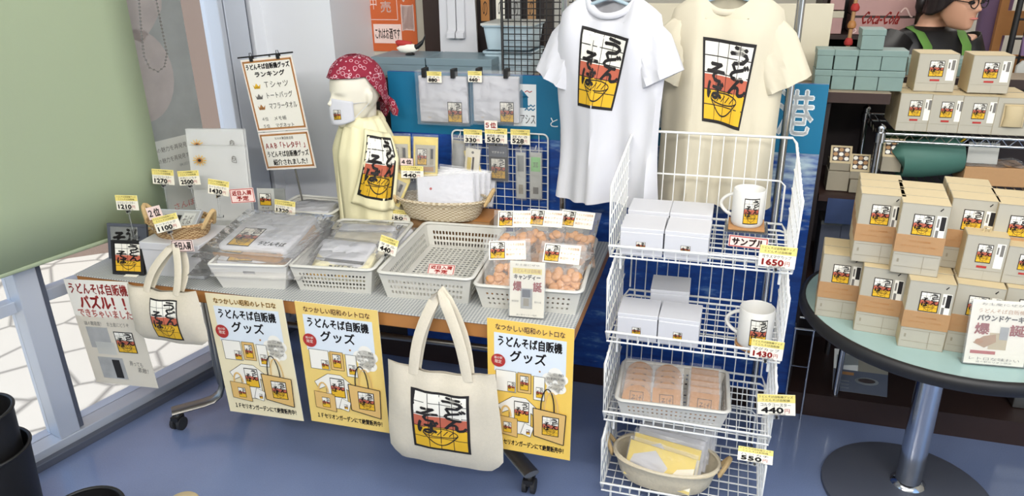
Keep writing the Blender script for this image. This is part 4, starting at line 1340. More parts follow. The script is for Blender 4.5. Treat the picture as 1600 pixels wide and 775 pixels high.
# ---- white wire grid with small goods
gl, gr = Ptb(706, 203, .80), Ptb(856, 203, .80)
gb = (gl - TO).dot(TU); gw = (gr - gl).length; gh = gl.z - TZ
t = thing('wire_grid', 'white wire grid panel standing against the blue sea banner', 'grid panel', matrix=fm(TB(gb, .80, TZ), TU, ZV))
b = MB(); b.tube(rrect(gw / 2, gh / 2 + .03, .02, 0), .0035, 'white_metal', 8, closed=True, M=Matrix.Translation((gw / 2, 0, gh / 2 - .03)) @ Matrix.Rotation(PI / 2, 4, 'X')); b.build('frame', t)
b = MB()
n = 11
for k in range(1, n): b.tube([(gw * k / n, 0, -.06), (gw * k / n, 0, gh)], .0016, 'white_metal', 5)
m = 14
for k in range(1, m): b.tube([(0, .003, -.06 + (gh + .06) * k / m), (gw, .003, -.06 + (gh + .06) * k / m)], .0016, 'white_metal', 5)
b.build('wire_lattice', t)
TDK = 0.765


def hung(label, name, cat, pxbl, wpx, hpx, faces, v=.775, roll=0.0, t_=.006, filmed=True):
    o = Ptb(*pxbl, v); w, h = sz(wpx, o), sz(hpx, o) / .93
    r = rdir(TDEG); up = ZV
    t = thing(name, label, cat, matrix=fm(o, r * math.cos(roll) + up * math.sin(roll), up * math.cos(roll) - r * math.sin(roll)))
    b = MB(); b.box(w * .06, w * .94, 0, t_, h * .03, h * .9, faces(w, h)[0]); b.art(faces(w, h)[1], lambda x, y, e: (x, -e, y)); b.build('contents', t)
    if filmed:
        b = MB(); b.grid(lambda a, c: (a * w, -.003 - .004 * math.sin(PI * a) * math.sin(PI * c), c * h), 6, 8, 'film'); b.grid(lambda a, c: (w - a * w, t_ + .002, c * h), 1, 1, 'film'); b.build('clear_bag', t)
    b = MB(); b.tube([(w * .5, .004, h * .93), (w * .5, -.006, h * .97), (w * .5, .012, h * 1.02)], .0015, 'white_metal', 6); b.build('hook', t)
    return t


hung('grey patterned pen pack at the left of the wire grid', 'pen_pack', 'packet', (704, 292), 22, 78, lambda w, h: ('box_face', rect(w * .1, h * .1, w * .9, h * .85, 'grey_photo', 0) + rect(w * .3, h * .08, w * .85, h * .4, 'ink', 1) + txt('そば', w * .35, h * .2, w * .45, h * .15, 'paper', 2)), roll=-.08)
hung('rear brown strap pack fanned behind the white strap pack', 'strap_pack', 'packet', (738, 294), 22, 62, lambda w, h: ('pad_yellow', rect(w * .2, h * .1, w * .5, h * .8, 'wood_dark', 0) + rect(w * .55, h * .1, w * .8, h * .7, 'box_tan', 0)), v=.772, roll=.22)
hung('front pale strap pack with a rounded top on the wire grid', 'strap_pack', 'packet', (722, 292), 26, 66, lambda w, h: ('card', rect(w * .2, h * .08, w * .45, h * .7, 'pad_yellow', 0) + rect(w * .5, h * .12, w * .62, h * .72, 'wood_dark', 0) + disc(w * .5, h * .82, w * .08, w * .08, 'grey_ink', 1)), v=.765, roll=-.12)
hung('black backed magnet pack with the noodle mark on the wire grid', 'magnet_pack', 'packet', (763, 283), 34, 60, lambda w, h: ('ink', rect(w * .08, h * .62, w * .92, h * .88, 'alu_dark', 0) + txt('マグネット', w * .2, h * .7, w * .6, h * .06, 'paper', 1) + logo(w * .14, h * .07, w * .7, h * .52, 1, True, 0)))
hung('slim clear pack with a grey label on the wire grid', 'slim_pack', 'packet', (806, 312), 17, 78, lambda w, h: ('fade_white', rect(w * .2, h * .55, w * .8, h * .85, 'fade_grey', 0) + rect(w * .3, h * .12, w * .7, h * .3, 'box_line', 0)))
hung('slim clear pack with a green top on the wire grid', 'slim_pack', 'packet', (827, 312), 21, 78, lambda w, h: ('fade_white', rect(w * .15, h * .55, w * .85, h * .82, 'mint', 0) + txt('耳', w * .3, h * .62, w * .4, h * .1, 'grey_ink', 1) + rect(w * .3, h * .12, w * .7, h * .25, 'grey_ink', 0)))
price_card(725, 223, 30, 20, P33(.758), 'キーホルダー', '330', 'price card 330 yen above the strap packs', 0, TDEG, .02, stem=0)
price_card(758, 223, 36, 22, P33(.758), '磁石', '550', 'yellow price card 550 yen above the black magnet pack', 0, TDEG, .02, stem=0)
notice(757, 202, 21, 13, P33(.756), ['５位'], 'pink tag reading fifth place above the 550 yen card', 'tag', TDEG, 0.02, 0, 'paper', 'tag_pink', 'red_ink')
price_card(798, 225, 31, 22, P33(.758), '耳かき', '528', 'white price card 528 yen above the slim packs', 0, TDEG, .02, stem=0)

# ---- hanging clear bags with white towels
for k, (x0, x1, lab) in enumerate(((650, 734, 'left clear bag with a folded white towel hanging from the counter edge'), (733, 814, 'right clear bag with a folded white towel hanging beside the harbour emblem'))):
    bl, br, tl = Psh(x0 + 3, 194, -.06), Psh(x1, 190, -.06), Psh(x0, 110, -.06)
    w = (br - bl).length; h = tl.z - bl.z
    t = thing('towel_bag', lab, 'bagged towel', matrix=fm(bl, SU, ZV), group='hanging towel bags')
    b = MB(); b.box(.01, w - .01, .006, .022, .01, h - .02, 'shirt_white')
    b.art(logo(w * .58, h * .06, w * .27, h * .38, 1, True, 0) + txt('そば', w * .2, h * .12, w * .05, h * .03, 'tan_art', 0), lambda x, y, e: (x, .006 - e, y)); b.build('towel', t, bevel=.004)
    b = MB(); b.grid(lambda a, c: (a * w, .0 - .006 * math.sin(PI * a) * math.sin(PI * c) - .004 * NZ.noise(Vector((a * 5, c * 6, k * 5))), c * h), 12, 12, 'film'); b.grid(lambda a, c: (w - a * w, .026, c * h), 2, 2, 'film'); b.build('clear_bag', t)
    for f in (.18, .72):
        b = MB(); b.box(w * f - .008, w * f + .008, -.01, .03, h - .025, h + .01, 'black'); b.build('bulldog_clip', t, bevel=.002)
    b = MB(); b.box(0, w * .27, 0, .001, 0, h * .2, 'card'); b.art(price_art(w * .27, h * .2, 'タオル', '660' if k else '880'), lambda x, y, e: (x, -e, y)); b.build('price_tag', t, matrix=Matrix.Translation((w * (.26 if k == 0 else -.0), -.014, h * .80)))


# ================================================================== HEADS (mannequin and person)
def head_mesh(b, s, mt, face=True, nose=1.0):
    """head about 0.22 s tall, chin at z = 0, facing -y, centred on x = 0"""
    Hh = .225 * s
    Wd = [(0, .018), (.06, .036), (.16, .050), (.3, .062), (.45, .071), (.6, .076), (.75, .074), (.87, .060), (.95, .038), (1, .006)]
    Fr = [(0, .074), (.06, .086), (.16, .089), (.3, .090), (.45, .090), (.6, .094), (.75, .090), (.87, .070), (.95, .042), (1, .006)]
    Bk = [(0, -.022), (.06, -.01), (.16, .025), (.3, .062), (.45, .088), (.6, .098), (.75, .096), (.87, .076), (.95, .046), (1, .006)]

    def ip(T, f):
        for (a, u), (c, v) in zip(T, T[1:]):
            if f <= c:
                q = (f - a) / (c - a); return u + (v - u) * q
        return T[-1][1]
    rings = []
    N = 48; Mz = 44
    for j in range(Mz + 1):
        f = j / Mz
        f = .5 - .5 * math.cos(PI * f)
        ring = []
        for k in range(N):
            th = 2 * PI * k / N
            cx, cy = math.sin(th), -math.cos(th)      # k = 0 faces -y
            x = ip(Wd, f) * math.copysign(abs(cx) ** .9, cx)
            y = cy * (ip(Fr, f) if cy < 0 else ip(Bk, f))
            z = f * .225
            if face and cy < 0:
                fx = -cy
                g = lambda x0, z0, sx, sz_: math.exp(-((x - x0) / sx) ** 2 - ((z - z0) / sz_) ** 2)
                y -= nose * .021 * math.exp(-(x / .010) ** 2) * (math.exp(-((z - .086) / .012) ** 2) + .62 * math.exp(-((z - .104) / .018) ** 2))
                y -= nose * .007 * (g(.011, .083, .007, .007) + g(-.011, .083, .007, .007))
                y += .009 * (g(.032, .113, .016, .010) + g(-.032, .113, .016, .010))
                y -= .004 * (g(.032, .126, .022, .006) + g(-.032, .126, .022, .006))
                y -= .006 * g(0, .055, .018, .006) + .005 * g(0, .044, .015, .006)
                y += .004 * g(0, .0495, .02, .0025)
                y -= .006 * g(0, .014, .018, .012)
                y -= .004 * (g(.038, .085, .018, .02) + g(-.038, .085, .018, .02))
            ring.append((x * s, y * s, z * s))
        rings.append(ring)
    b.loft(rings, mt)
    for sd in (-1, 1):   # ears
        pts = []
        for j, (q, r) in enumerate(((0, .004), (.25, .010), (.5, .0135), (.75, .013), (1, .006))):
            pts.append((sd * (.073 + .006 * math.sin(PI * q)) * s, (.008 + .006 * q) * s, (.078 + .058 * q) * s))
        b.tube(pts, [r * s for r in (.004, .011, .014, .014, .006)], mt, 10, flat=None)
    return b


def ell(cx, cy, z, rx, ry, n=28, p=1.0):
    return [(cx + rx * math.copysign(abs(math.cos(2 * PI * k / n)) ** p, math.cos(2 * PI * k / n)), cy + ry * math.copysign(abs(math.sin(2 * PI * k / n)) ** p, math.sin(2 * PI * k / n)), z) for k in range(n)]


# ------------------------------------------------------------------ mannequin bust
mp = TB(.845, .68)
mdir = -52          # turned towards the left
mq = thing('mannequin', 'white mannequin bust in a red paisley bandana, face mask and yellow towel', 'mannequin', mp, math.radians(mdir))
S_ = 1.06
zc = .435
b = MB()
head_mesh(b, S_, 'mannequin')
b.v = [p + Vector((0, -.022, zc)) for p in b.v]
b.loft([ell(0, .012, .385, .052, .055), ell(0, .006, .43, .046, .050), ell(0, .000, .47, .045, .052), ell(0, .0, .52, .05, .055)], 'mannequin')
b.loft([ell(0, .0, .0, .10, .075), ell(0, .0, .10, .115, .08), ell(0, -.005, .25, .135, .085), ell(0, .0, .33, .135, .07), ell(0, .005, .375, .09, .062), ell(0, .01, .40, .055, .055), ell(0, .01, .44, .046, .05)], 'mannequin')
b.build('bust', mq, remesh=.005)
# bandana: cap of cloth with a knotted tail behind
b = MB()
def bandf(a, c, off=.006):
    th = 2 * PI * a
    cx, cy = math.sin(th), -math.cos(th)
    z0 = .172 + .004 * cx if cy < 0 else .172 - .11 * min(1, cy * 1.3)
    f0 = z0 + (.245 - z0) * c
    q = max(0, 1 - ((f0 - .14) / .108) ** 2) ** .5 if f0 > .14 else 1
    rx, ry = (.082 + off) * q, ((.099 if cy < 0 else .108) + off) * q
    wr = .003 * math.sin(th * 7 + c * 6) * (1 - c)
    return Vector((cx * (rx + wr) * S_, cy * (ry + wr) * S_ - .022, zc + f0 * S_ + .004))
b.grid(lambda a, c: bandf(a, c), 48, 14, 'paisley_base')
b.build('bandana', mq, solid=.002)
b = MB()
for k, (dx, l) in enumerate(((-.02, .09), (.025, .075))):
    b.loft([ell(dx * .3, .095, zc + .10, .012, .012, 12), ell(dx, .108, zc + .08, .028, .014, 12), ell(dx * 1.6, .112, zc + .10 - l * .7, .035, .010, 12), ell(dx * 2, .110, zc + .10 - l, .02, .004, 12)], 'paisley_base')
b.build('bandana_tail', mq)
# mask
b = MB()
def maskf(a, c, o=.004):
    th = (a - .5) * 2.1
    z = .018 + .082 * c - .012 * abs(2 * a - 1) * (1 - 2 * c) * -1
    z = .012 + (.092 + .004 - .03 * abs(2 * a - 1) ** 2) * c + .02 * abs(2 * a - 1) ** 2
    r = .094 + o + .011 * math.exp(-((a - .5) / .14) ** 2) * math.sin(PI * min(1, c * .8 + .15))
    return Vector((math.sin(th) * .076 * S_, -math.cos(th) * r * S_ - .022, zc + z * S_))
b.grid(lambda a, c: maskf(a, c), 20, 10, 'shirt_white')
b.art(logo(.60, .22, .15, .38, 2, True, 0), lambda x, y, e: maskf(x, y, .0045 + e))
b.build('face_mask', mq, solid=.0015)
b = MB()
for s in (0, 1):
    b.tube([maskf(s, .9), Vector(((1 if s else -1) * .084 * S_, -.01, zc + .10)), maskf(s, .1)], .0015, 'shirt_white', 6)
b.build('mask_loop', mq)
# towel wrapped round the neck and shoulders
b = MB()
def tow(th, z, add=0.0):
    f = max(0.0, (zc + .035 - z) / (zc + .035))       # 0 at the neck, 1 at the base
    rx = .062 + .105 * min(1, (f / .32)) ** .75 + .01 * f; ry = .066 + .05 * min(1, f / .3) ** .8
    wv = .008 * math.sin(th * 6 + 2 * f) * (.3 + f) + .004 * math.sin(th * 13 + 5 * f)
    return Vector((math.sin(th) * (rx + wv + add), -math.cos(th) * (ry + wv + add) - .004, z))
b.grid(lambda a, c: tow(a * 2 * PI, .015 + (zc + .02) * c), 56, 24, 'towel_yellow')
b.build('towel', mq, solid=.003)
b = MB()
b.loft([[Vector((math.sin(2 * PI * k / 40) * (.066 + q), -math.cos(2 * PI * k / 40) * (.068 + q) - .006, zc - .012 + zz + .012 * math.sin(2 * PI * k / 40 * 2 + 1))) for k in range(40)] for q, zz in ((.0, .0), (.018, .004), (.022, .022), (.012, .042), (-.004, .046), (-.008, .03), (-.004, .0))], 'towel_yellow', caps=(False, False))
b.build('towel_collar', mq)
# hanging front end of the towel with the print, on the side turned to the shop
tc_ = math.radians(74)
def tend(x, y, e=0.0):
    """x -.5..5 across, y 0..1 up"""
    th = tc_ + x * (1.25 - .25 * y) + .55 * (y - .5)
    z = .14 + (zc - .150) * y - .03 * x
    return tow(th, z, .014 + e + .003 * math.sin(x * 12))
b = MB(); b.grid(lambda a, c: tend(a - .5, c), 20, 22, 'towel_yellow')
b.build('towel_end', mq, solid=.003)
b = MB(); b.art(logo(-.42, .14, .84, .80, 8, True, 0), lambda x, y, e: tend(x, y, e * 1.5 + .0022)); b.build('towel_print', mq)

# ================================================================== GARMENT RACK AND T-SHIRTS
RV = -.146
pr = Psh(1236, 130, RV); pl = Psh(880, 290, RV)
ru, lu = (pr - SO).dot(SU), (pl - SO).dot(SU)
rk = thing('garment_rack', 'chrome garment rack pole and bar carrying the two tee shirts', 'clothes rack', SH(0, RV), math.radians(-17))
for u_ in (lu, ru):
    b = MB(); b.tube([(u_, 0, .05), (u_, 0, 1.86)], .013, 'chrome', 14); b.build('upright', rk)
    b = MB(); b.tube([(u_, -.20, .045), (u_, .13, .045)], .013, 'chrome', 12); b.build('foot', rk)
    for q in (-.19, .12):
        b = MB(); b.tube([(u_ - .01, q, .02), (u_ + .01, q, .02)], .02, 'rubber', 12); b.build('caster', rk)
b = MB(); b.tube([(lu - .03, 0, 1.86), (ru + .03, 0, 1.86)], .012, 'chrome', 12); b.build('hanging_bar', rk)


def tshirt(label, cu, px_neck, yaw, W, Lg, mt, quad, seed, sl=(.20, .20), foldx=None, dv=-.02):
    """hung tee: local origin at the collar front, z down the body is negative"""
    top = Psh(*px_neck, RV + dv)
    t = thing('t_shirt', label, 't-shirt', matrix=Matrix.Translation(top) @ Matrix.Rotation(math.radians(yaw), 4, 'Z'))
    hw0 = W / 2
    def hwid(z):
        d = -z
        if d < .0: return .07
        if d < .055: return .085 + (hw0 - .03 - .085) * (d / .055) ** .8
        if d < .17: return hw0 - .03 + .03 * (d - .055) / .115
        return hw0 * (1 - .05 * math.sin(PI * min(1, (d - .17) / (Lg - .17))))
    def thk(z):
        d = -z
        return .02 + .03 * min(1, d / .12) + .015 * max(0, d - .2) / Lg
    def surf(x, z, s=-1):
        d = -z; q = max(-1, min(1, x / hwid(z)))
        g = max(0, (d - .1) / Lg)
        ph = x * (34 - 8 * min(1, d)) + seed + 1.2 * NZ.noise(Vector((x * 3, d * 2.5, seed)))
        fo = 1 - 2 * abs(math.sin(ph / 2)) ** .8
        wv = -.040 * g * fo + .012 * g * math.sin(x * 70 + seed * 2 + d * 4) + .030 * NZ.noise(Vector((x * 11, d * 3.2, seed + 4)))
        if foldx is not None:
            wv += -.035 * min(1, max(0, (d - .12) / .3)) * math.exp(-((x - foldx) / .03) ** 2) * s * -1
        return Vector((x, s * thk(z) * (1 - abs(q) ** 2.4) ** .5 + wv, z + .012 * math.sin(x * 18 + seed) * g))
    b = MB()
    zz = [0, -.006, -.016, -.03, -.042, -.055] + [-.055 - (Lg - .055) * k / 26 for k in range(1, 27)]
    for s in (-1, 1):
        def f(a, c, s=s):
            i = min(len(zz) - 1, int(round(c * (len(zz) - 1)))); z = zz[i]
            u = (2 * a - 1) * (1 if s < 0 else -1)
            p = surf(u * hwid(z), z, s)
            if s < 0 and i < 6: p.z -= .055 * (1 - (u * hwid(z) / .085) ** 2) if abs(u * hwid(z)) < .085 else 0
            if s < 0 and i < 6 and i > 0: p.z = min(p.z, zz[i])
            return p
        b.grid(lambda a, c: f(a, 1 - c), 36, len(zz) - 1, mt)
    # sleeves
    for sd, ln in ((-1, sl[0]), (1, sl[1])):
        rings = []
        dx, dz = sd * .46, -.888
        qx, qz = sd * .888, .46
        for k in range(10):
            q = k / 9
            hh = .052 + .034 * min(1, q / .34) ** .7 - .008 * q; th = .024 + .020 * q
            c0x, c0z = sd * (hw0 - .092), -.098
            cx, cz = c0x + dx * ln * q, c0z + dz * ln * q
            rings.append([(cx + qx * math.cos(a_) * hh, math.sin(a_) * th * (1 + .18 * math.sin(math.cos(a_) * 9 + q * 5 + seed)) - .004 * q, cz + qz * math.cos(a_) * hh) for a_ in (2 * PI * j / 28 for j in range(28))])
        b.loft(rings, mt, caps=(False, False))
    b.build('body', t)
    b = MB()
    b.tube([(.088 * math.cos(PI * k / 16), (-.030 * math.sin(PI * k / 16)), -.062 * math.sin(PI * k / 16)) for k in range(17)] +
           [(-.088 * math.cos(PI * k / 16), .022 * math.sin(PI * k / 16), -.012 * math.sin(PI * k / 16)) for k in range(1, 16)], .010, mt, 8, closed=True, flat=((0, 0, 1), .004))
    b.build('collar', t)
    inv = t.matrix_basis.inverted()
    def proj(px, py):
        # corner of the print on the shirt front
        o_ = inv @ CP; d_ = inv.to_3x3() @ ray(px, py)
        k = (-.045 - o_.y) / d_.y
        p = o_ + d_ * k; return p.x, p.z
    q4 = [proj(*c) for c in quad]
    def fn(x, y, e):
        (ax, az), (bx_, bz), (cx, cz), (dx, dz) = q4    # tl, tr, br, bl
        px = (dx * (1 - x) + cx * x) * (1 - y) + (ax * (1 - x) + bx_ * x) * y
        pz = (dz * (1 - x) + cz * x) * (1 - y) + (az * (1 - x) + bz * x) * y
        p = surf(px, pz); p.y -= e + .0012
        return p
    b = MB(); b.art(logo(0, 0, 1, 1, 12, True, 0), fn); b.build('printed_mark', t)
    # hanger inside the collar
    hg = thing('clothes_hanger', 'hanger inside the collar of the ' + label.split(' hanging')[0], 'hanger', matrix=t.matrix_basis @ Matrix.Translation((0, -.004, 0)))
    b = MB(); b.tube([(-.15, 0, -.075), (-.07, 0, -.03), (0, 0, -.008), (.07, 0, -.03), (.15, 0, -.075)], .006, 'bin_blue', 8); b.build('arms', hg)
    b = MB(); zt = 1.86 - top.z + .012
    rk_b = MB(); uu_ = (top - SO).dot(SU); rk_b.tube([(uu_, 0, 1.85), (uu_, dv - .03, 1.86)], .006, 'chrome', 8); rk_b.build('front_arm', rk)
    b.tube([(0, 0, -.008), (0, 0, zt - .04), (.012, 0, zt - .02), (.012, -dv * 0 + .0, zt), (0, 0, zt + .012), (-.012, 0, zt)], .002, 'chrome', 6); b.build('hook', hg)
    return t


tshirt('white tee shirt with printed noodle mark hanging on the left', 0, (955, -8), -34, .40, .68, 'shirt_white', [(908, 40), (985, 60), (955, 176), (901, 164)], 1.0, (.20, .17), None, -.15)
tshirt('cream tee shirt with printed noodle mark hanging above the wire baskets', 0, (1140, -14), -17, .395, .70, 'shirt_cream', [(1099, 57), (1183, 69), (1155, 202), (1097, 190)], 2.6, (.19, .21), None, -.05)

# ================================================================== STACKED WIRE BASKETS
WA = Py(952, 385, 2.0); WDEG = -17
WUx, WVx = axes(WDEG)
WW, WDp, WH = .51, .37, .235
tiers = [.90, .615, .325, .04]
labs = ['topmost white wire basket of the stack, holding mug boxes and a sample mug', 'second white wire basket from the top, holding mug boxes and a mug', 'third white wire basket from the top, holding the cork coaster tray', 'lowest white wire basket of the stack, holding yellow handkerchief packs']


def wire_basket(z, label):
    t = thing('wire_basket', label, 'wire basket', Vector((WA.x, WA.y, z)), math.radians(WDEG), 'stacked wire baskets')
    W, D, H = WW, WDp, WH
    fx = .035
    r = .0042
    b = MB()
    b.tube([(0, 0, .045), (0, -.004, H - .012), (.004, .004, H), (.004, D - .01, H + .055), (.014, D + .03, H + .062), (W - .014, D + .03, H + .062), (W - .004, D - .01, H + .055), (W - .004, .004, H), (W, -.004, H - .012), (W, 0, .045)], r, 'white_metal', 8, closed=True)
    b.build('rim', t)
    b = MB(); b.tube([(0, 0, .045), (0, .03, 0), (0, D - .02, 0), (.02, D, 0), (W - .02, D, 0), (W, D - .02, 0), (W, .03, 0), (W, 0, .045)], r * .9, 'white_metal', 7); b.build('base_rail', t)
    b = MB()
    n = 16
    for k in range(1, n):
        x = W * k / n; b.tube([(x, 0, .045), (x, .012, .004), (x, D, .002)], .0018, 'white_metal', 5)
    for k in range(1, 9): b.tube([(0, .01 + (D - .01) * k / 9, .0), (W, .01 + (D - .01) * k / 9, .0)], .0022 if k % 4 else .003, 'white_metal', 5)
    b.tube([(0, .012, .006), (W, .012, .006)], .003, 'white_metal', 6)
    b.build('bottom_grid', t)
    b = MB()
    n = 14
    for k in range(1, n):
        x = W * k / n; b.tube([(x, D, 0), (x, D + .03, H + .06)], .0018, 'white_metal', 5)
    b.tube([(.02, D + .004, .03), (.02, D + .018, H * .62), (.035, D + .02, H * .68), (W - .035, D + .02, H * .68), (W - .02, D + .018, H * .62), (W - .02, D + .004, .03)], .0032, 'white_metal', 6)
    b.build('back_grid', t)
    for x in (0, W):
        b = MB()
        for k in range(1, 10):
            y = D * k / 10; b.tube([(x, y, 0), (x, y, H + .055 * k / 10)], .0018, 'white_metal', 5)
        for q in (.3, .55, .78): b.tube([(x, 0, H * q), (x, D, H * q + .03 * q)], .0022, 'white_metal', 5)
        b.build('side_grid', t)
    for x in (.03, W - .03):
        for y, l in ((D * .9, -.03), (.03, -.038)):
            b = MB(); b.tube([(x, y, 0), (x, y, l)], .004, 'white_metal', 6); b.build('stacking_post', t)
    return t


for z, l in zip(tiers, labs): wire_basket(z, l)


def WB(x, y, z): return Vector((WA.x, WA.y, z)) + WUx * x + WVx * y


def mug_box(label, x, y, z, yaw, s=.115, h=.105, seam=False):
    t = thing('mug_box', label, 'gift box', WB(x, y, z + .004), math.radians(WDEG + yaw), 'white mug boxes')
    b = MB(); b.box(0, s, 0, s, 0, h - .012, 'gift_white')
    b.art(logo(s * .38, h * .26, s * .22, h * .26, 1, True, 0) + txt('うどんそば', s * .4, h * .14, s * .18, h * .05, 'grey_ink', 0), lambda X_, Y_, e: (X_, -e, Y_)); b.build('carton', t, bevel=.002)
    MB().box(-.001, s + .001, -.001 + .004, s + .001, h - .0125, h, 'gift_white').build('lid', t, bevel=.002)
    return t


mug_box('front left white mug box in the topmost wire basket', .025, .04, tiers[0], 1, .125, .085)
mug_box('front right white mug box in the topmost wire basket', .154, .043, tiers[0], -1, .125, .085)
mug_box('rear left white mug box in the topmost wire basket', .027, .175, tiers[0], 0, .125, .094)
mug_box('rear right white mug box in the topmost wire basket', .155, .178, tiers[0], 0, .125, .094)
mug_box('front left white mug box in the second wire basket', .027, .04, tiers[1], 1, .122, .088)
mug_box('front right white mug box in the second wire basket', .152, .042, tiers[1], -1, .122, .088)
mug_box('rear white mug box standing alone at the back of the second wire basket', .11, .185, tiers[1], 2, .122, .112)


def mug(label, loc, yaw, s=1.0, clear=False):
    t = thing('mug', label, 'mug', loc, math.radians(yaw))
    R_, H_ = .042 * s, .10 * s
    MB().lathe([(.004, .004), (R_ * .9, .0), (R_ * .97, .004), (R_, .012), (R_, H_ - .002), (R_ - .002, H_), (R_ - .004, H_ - .002), (R_ - .0045, .012), (.004, .009)], 'matte_white', 36).build('cup', t)
    b = MB(); b.tube([(-R_ * .95, 0, H_ * .82)] + [(-R_ - .030 * s * math.sin(PI * k / 10) ** .8, 0, H_ * (.82 - .62 * k / 10)) for k in range(1, 10)] + [(-R_ * .95, 0, H_ * .2)], .006 * s, 'matte_white', 10, flat=((0, 1, 0), .0045 * s)); b.build('handle', t)
    def fn(x, y, e):
        th = (x - .5) * 1.15 - PI / 2 + .35
        return ((R_ + e) * math.cos(th), (R_ + e) * math.sin(th), H_ * (.12 + .72 * y))
    b = MB(); b.art(logo(.08, 0, .84, 1, 6, True, 0), fn); b.build('printed_mark', t)
    return t


# sample stand, coaster and mug in the top basket
mo = Pz(1166, 350, tiers[0] + .075)
st = thing('display_riser', 'clear acrylic riser under the sample mug', 'display stand', Vector((mo.x, mo.y, tiers[0] + .004)), math.radians(WDEG))
b = MB(); b.box(-.062, .062, -.055, .055, .062, .066, 'acrylic'); b.box(-.062, -.058, -.055, .055, 0, .062, 'acrylic'); b.box(.058, .062, -.055, .055, 0, .062, 'acrylic'); b.box(-.058, .058, .05, .055, 0, .062, 'acrylic'); b.build('acrylic_block', st)
ck = tag(MB().box(-.052, .052, -.052, .052, 0, .006, 'cork').build('cork_coaster', None, Vector((mo.x, mo.y, tiers[0] + .0705)), math.radians(WDEG), bevel=.002), 'square cork coaster under the sample mug', 'coaster')
mug('white sample mug standing on a cork coaster in the topmost basket', Vector((mo.x, mo.y, tiers[0] + .0768)), WDEG - 8, 1.10)
mo2 = Pn(1176, 548, WB(0, .105, 0), WVx)
ck2 = tag(MB().lathe([(.01, 0), (.055, 0), (.055, .007), (.01, .007)], 'cork', 28).build('cork_coaster', None, Vector((mo2.x, mo2.y, tiers[1] + .004)), 0), 'round cork coaster under the mug in the second basket', 'coaster')
mug('white mug behind the 1430 yen card in the second wire basket', Vector((mo2.x, mo2.y, tiers[1] + .0112)), WDEG - 12, 1.22)
PW = lambda y: (lambda px, py: Pn(px, py, WB(0, y, 0), WVx))
notice(1137, 384, 59, 17, PW(.05), ['サンプル'], 'pink rimmed sample notice below the sample mug', 'sign', WDEG, .1, -.03, 'tag_pink', 'red_ink', 'wood_dark', .0012)
price_card(1184, 415, 54, 33, PW(-.012), 'ガラスマグカップ', '1650', 'price card 1650 yen clipped to the topmost wire basket', -.02, WDEG, .02, stem=0, red=True)
price_card(1171, 557, 48, 30, PW(-.012), 'マグカップ', '1430', 'price card 1430 yen clipped to the second wire basket', -.02, WDEG, .02, stem=0, red=True)
price_card(1184, 647, 55, 33, PW(-.03), 'コルクコースター', '440', 'price card 440 yen tilting off the third wire basket', .12, WDEG, .05, stem=0, red=True)
price_card(1152, 718, 52, 20, PW(-.008), 'ハンカチ', '550', 'price card leaning back on the lowest wire basket', 0, WDEG, .6, stem=0)
b = MB()

# third tier: white basket with cork coaster packs
cbk = WB(.205, .155, tiers[2] + .006)
mesh_basket('white round holed tray of cork coasters in the third wire basket', cbk, WDEG + 3, .345, .245, .075, dense=.8, hole=.42)
uc = axes(WDEG + 3)
k = 0
for row, (x0, n, dg) in enumerate(((-.115, 5, 0), (-.018, 5, 3), (.10, 5, -3))):
    for i in range(n):
        z = .03
        y = -.085 + .038 * i
        lab = ('left', 'middle', 'right')[row] + ' row of cork coasters, ' + ('front', 'second', 'third', 'fourth', 'rearmost')[i] + ' pack'
        lean = .75
        M = flatM(cbk + uc[0] * x0 + uc[1] * y + ZV * z, WDEG + 3 + dg, lean)
        t = thing('coaster_pack', lab, 'coaster pack', group='cork coaster packs', matrix=M)
        square = row == 2 or (row == 1 and i == 0)
        b = MB()
        if square: b.box(-.045, .045, -.02, .07, 0, .006, 'cork')
        else: b.lathe([(.005, 0), (.047, 0), (.047, .006), (.005, .006)], 'cork', 24, Matrix.Translation((0, .025, 0)))
        b.art(frame2(-.022, .002, .022, .05, .002, 'wood_dark', 0) + txt('そば', -.017, .01, .034, .03, 'wood_dark', 0), lambda x, y, e: (x, y, .006 + e))
        b.build('cork_disc', t)
        b = MB(); b.grid(lambda a, c: (-.052 + .104 * a, -.03 + .115 * c, .0085 + .004 * math.sin(PI * a) * math.sin(PI * c)), 5, 5, 'film'); b.build('clear_bag', t)

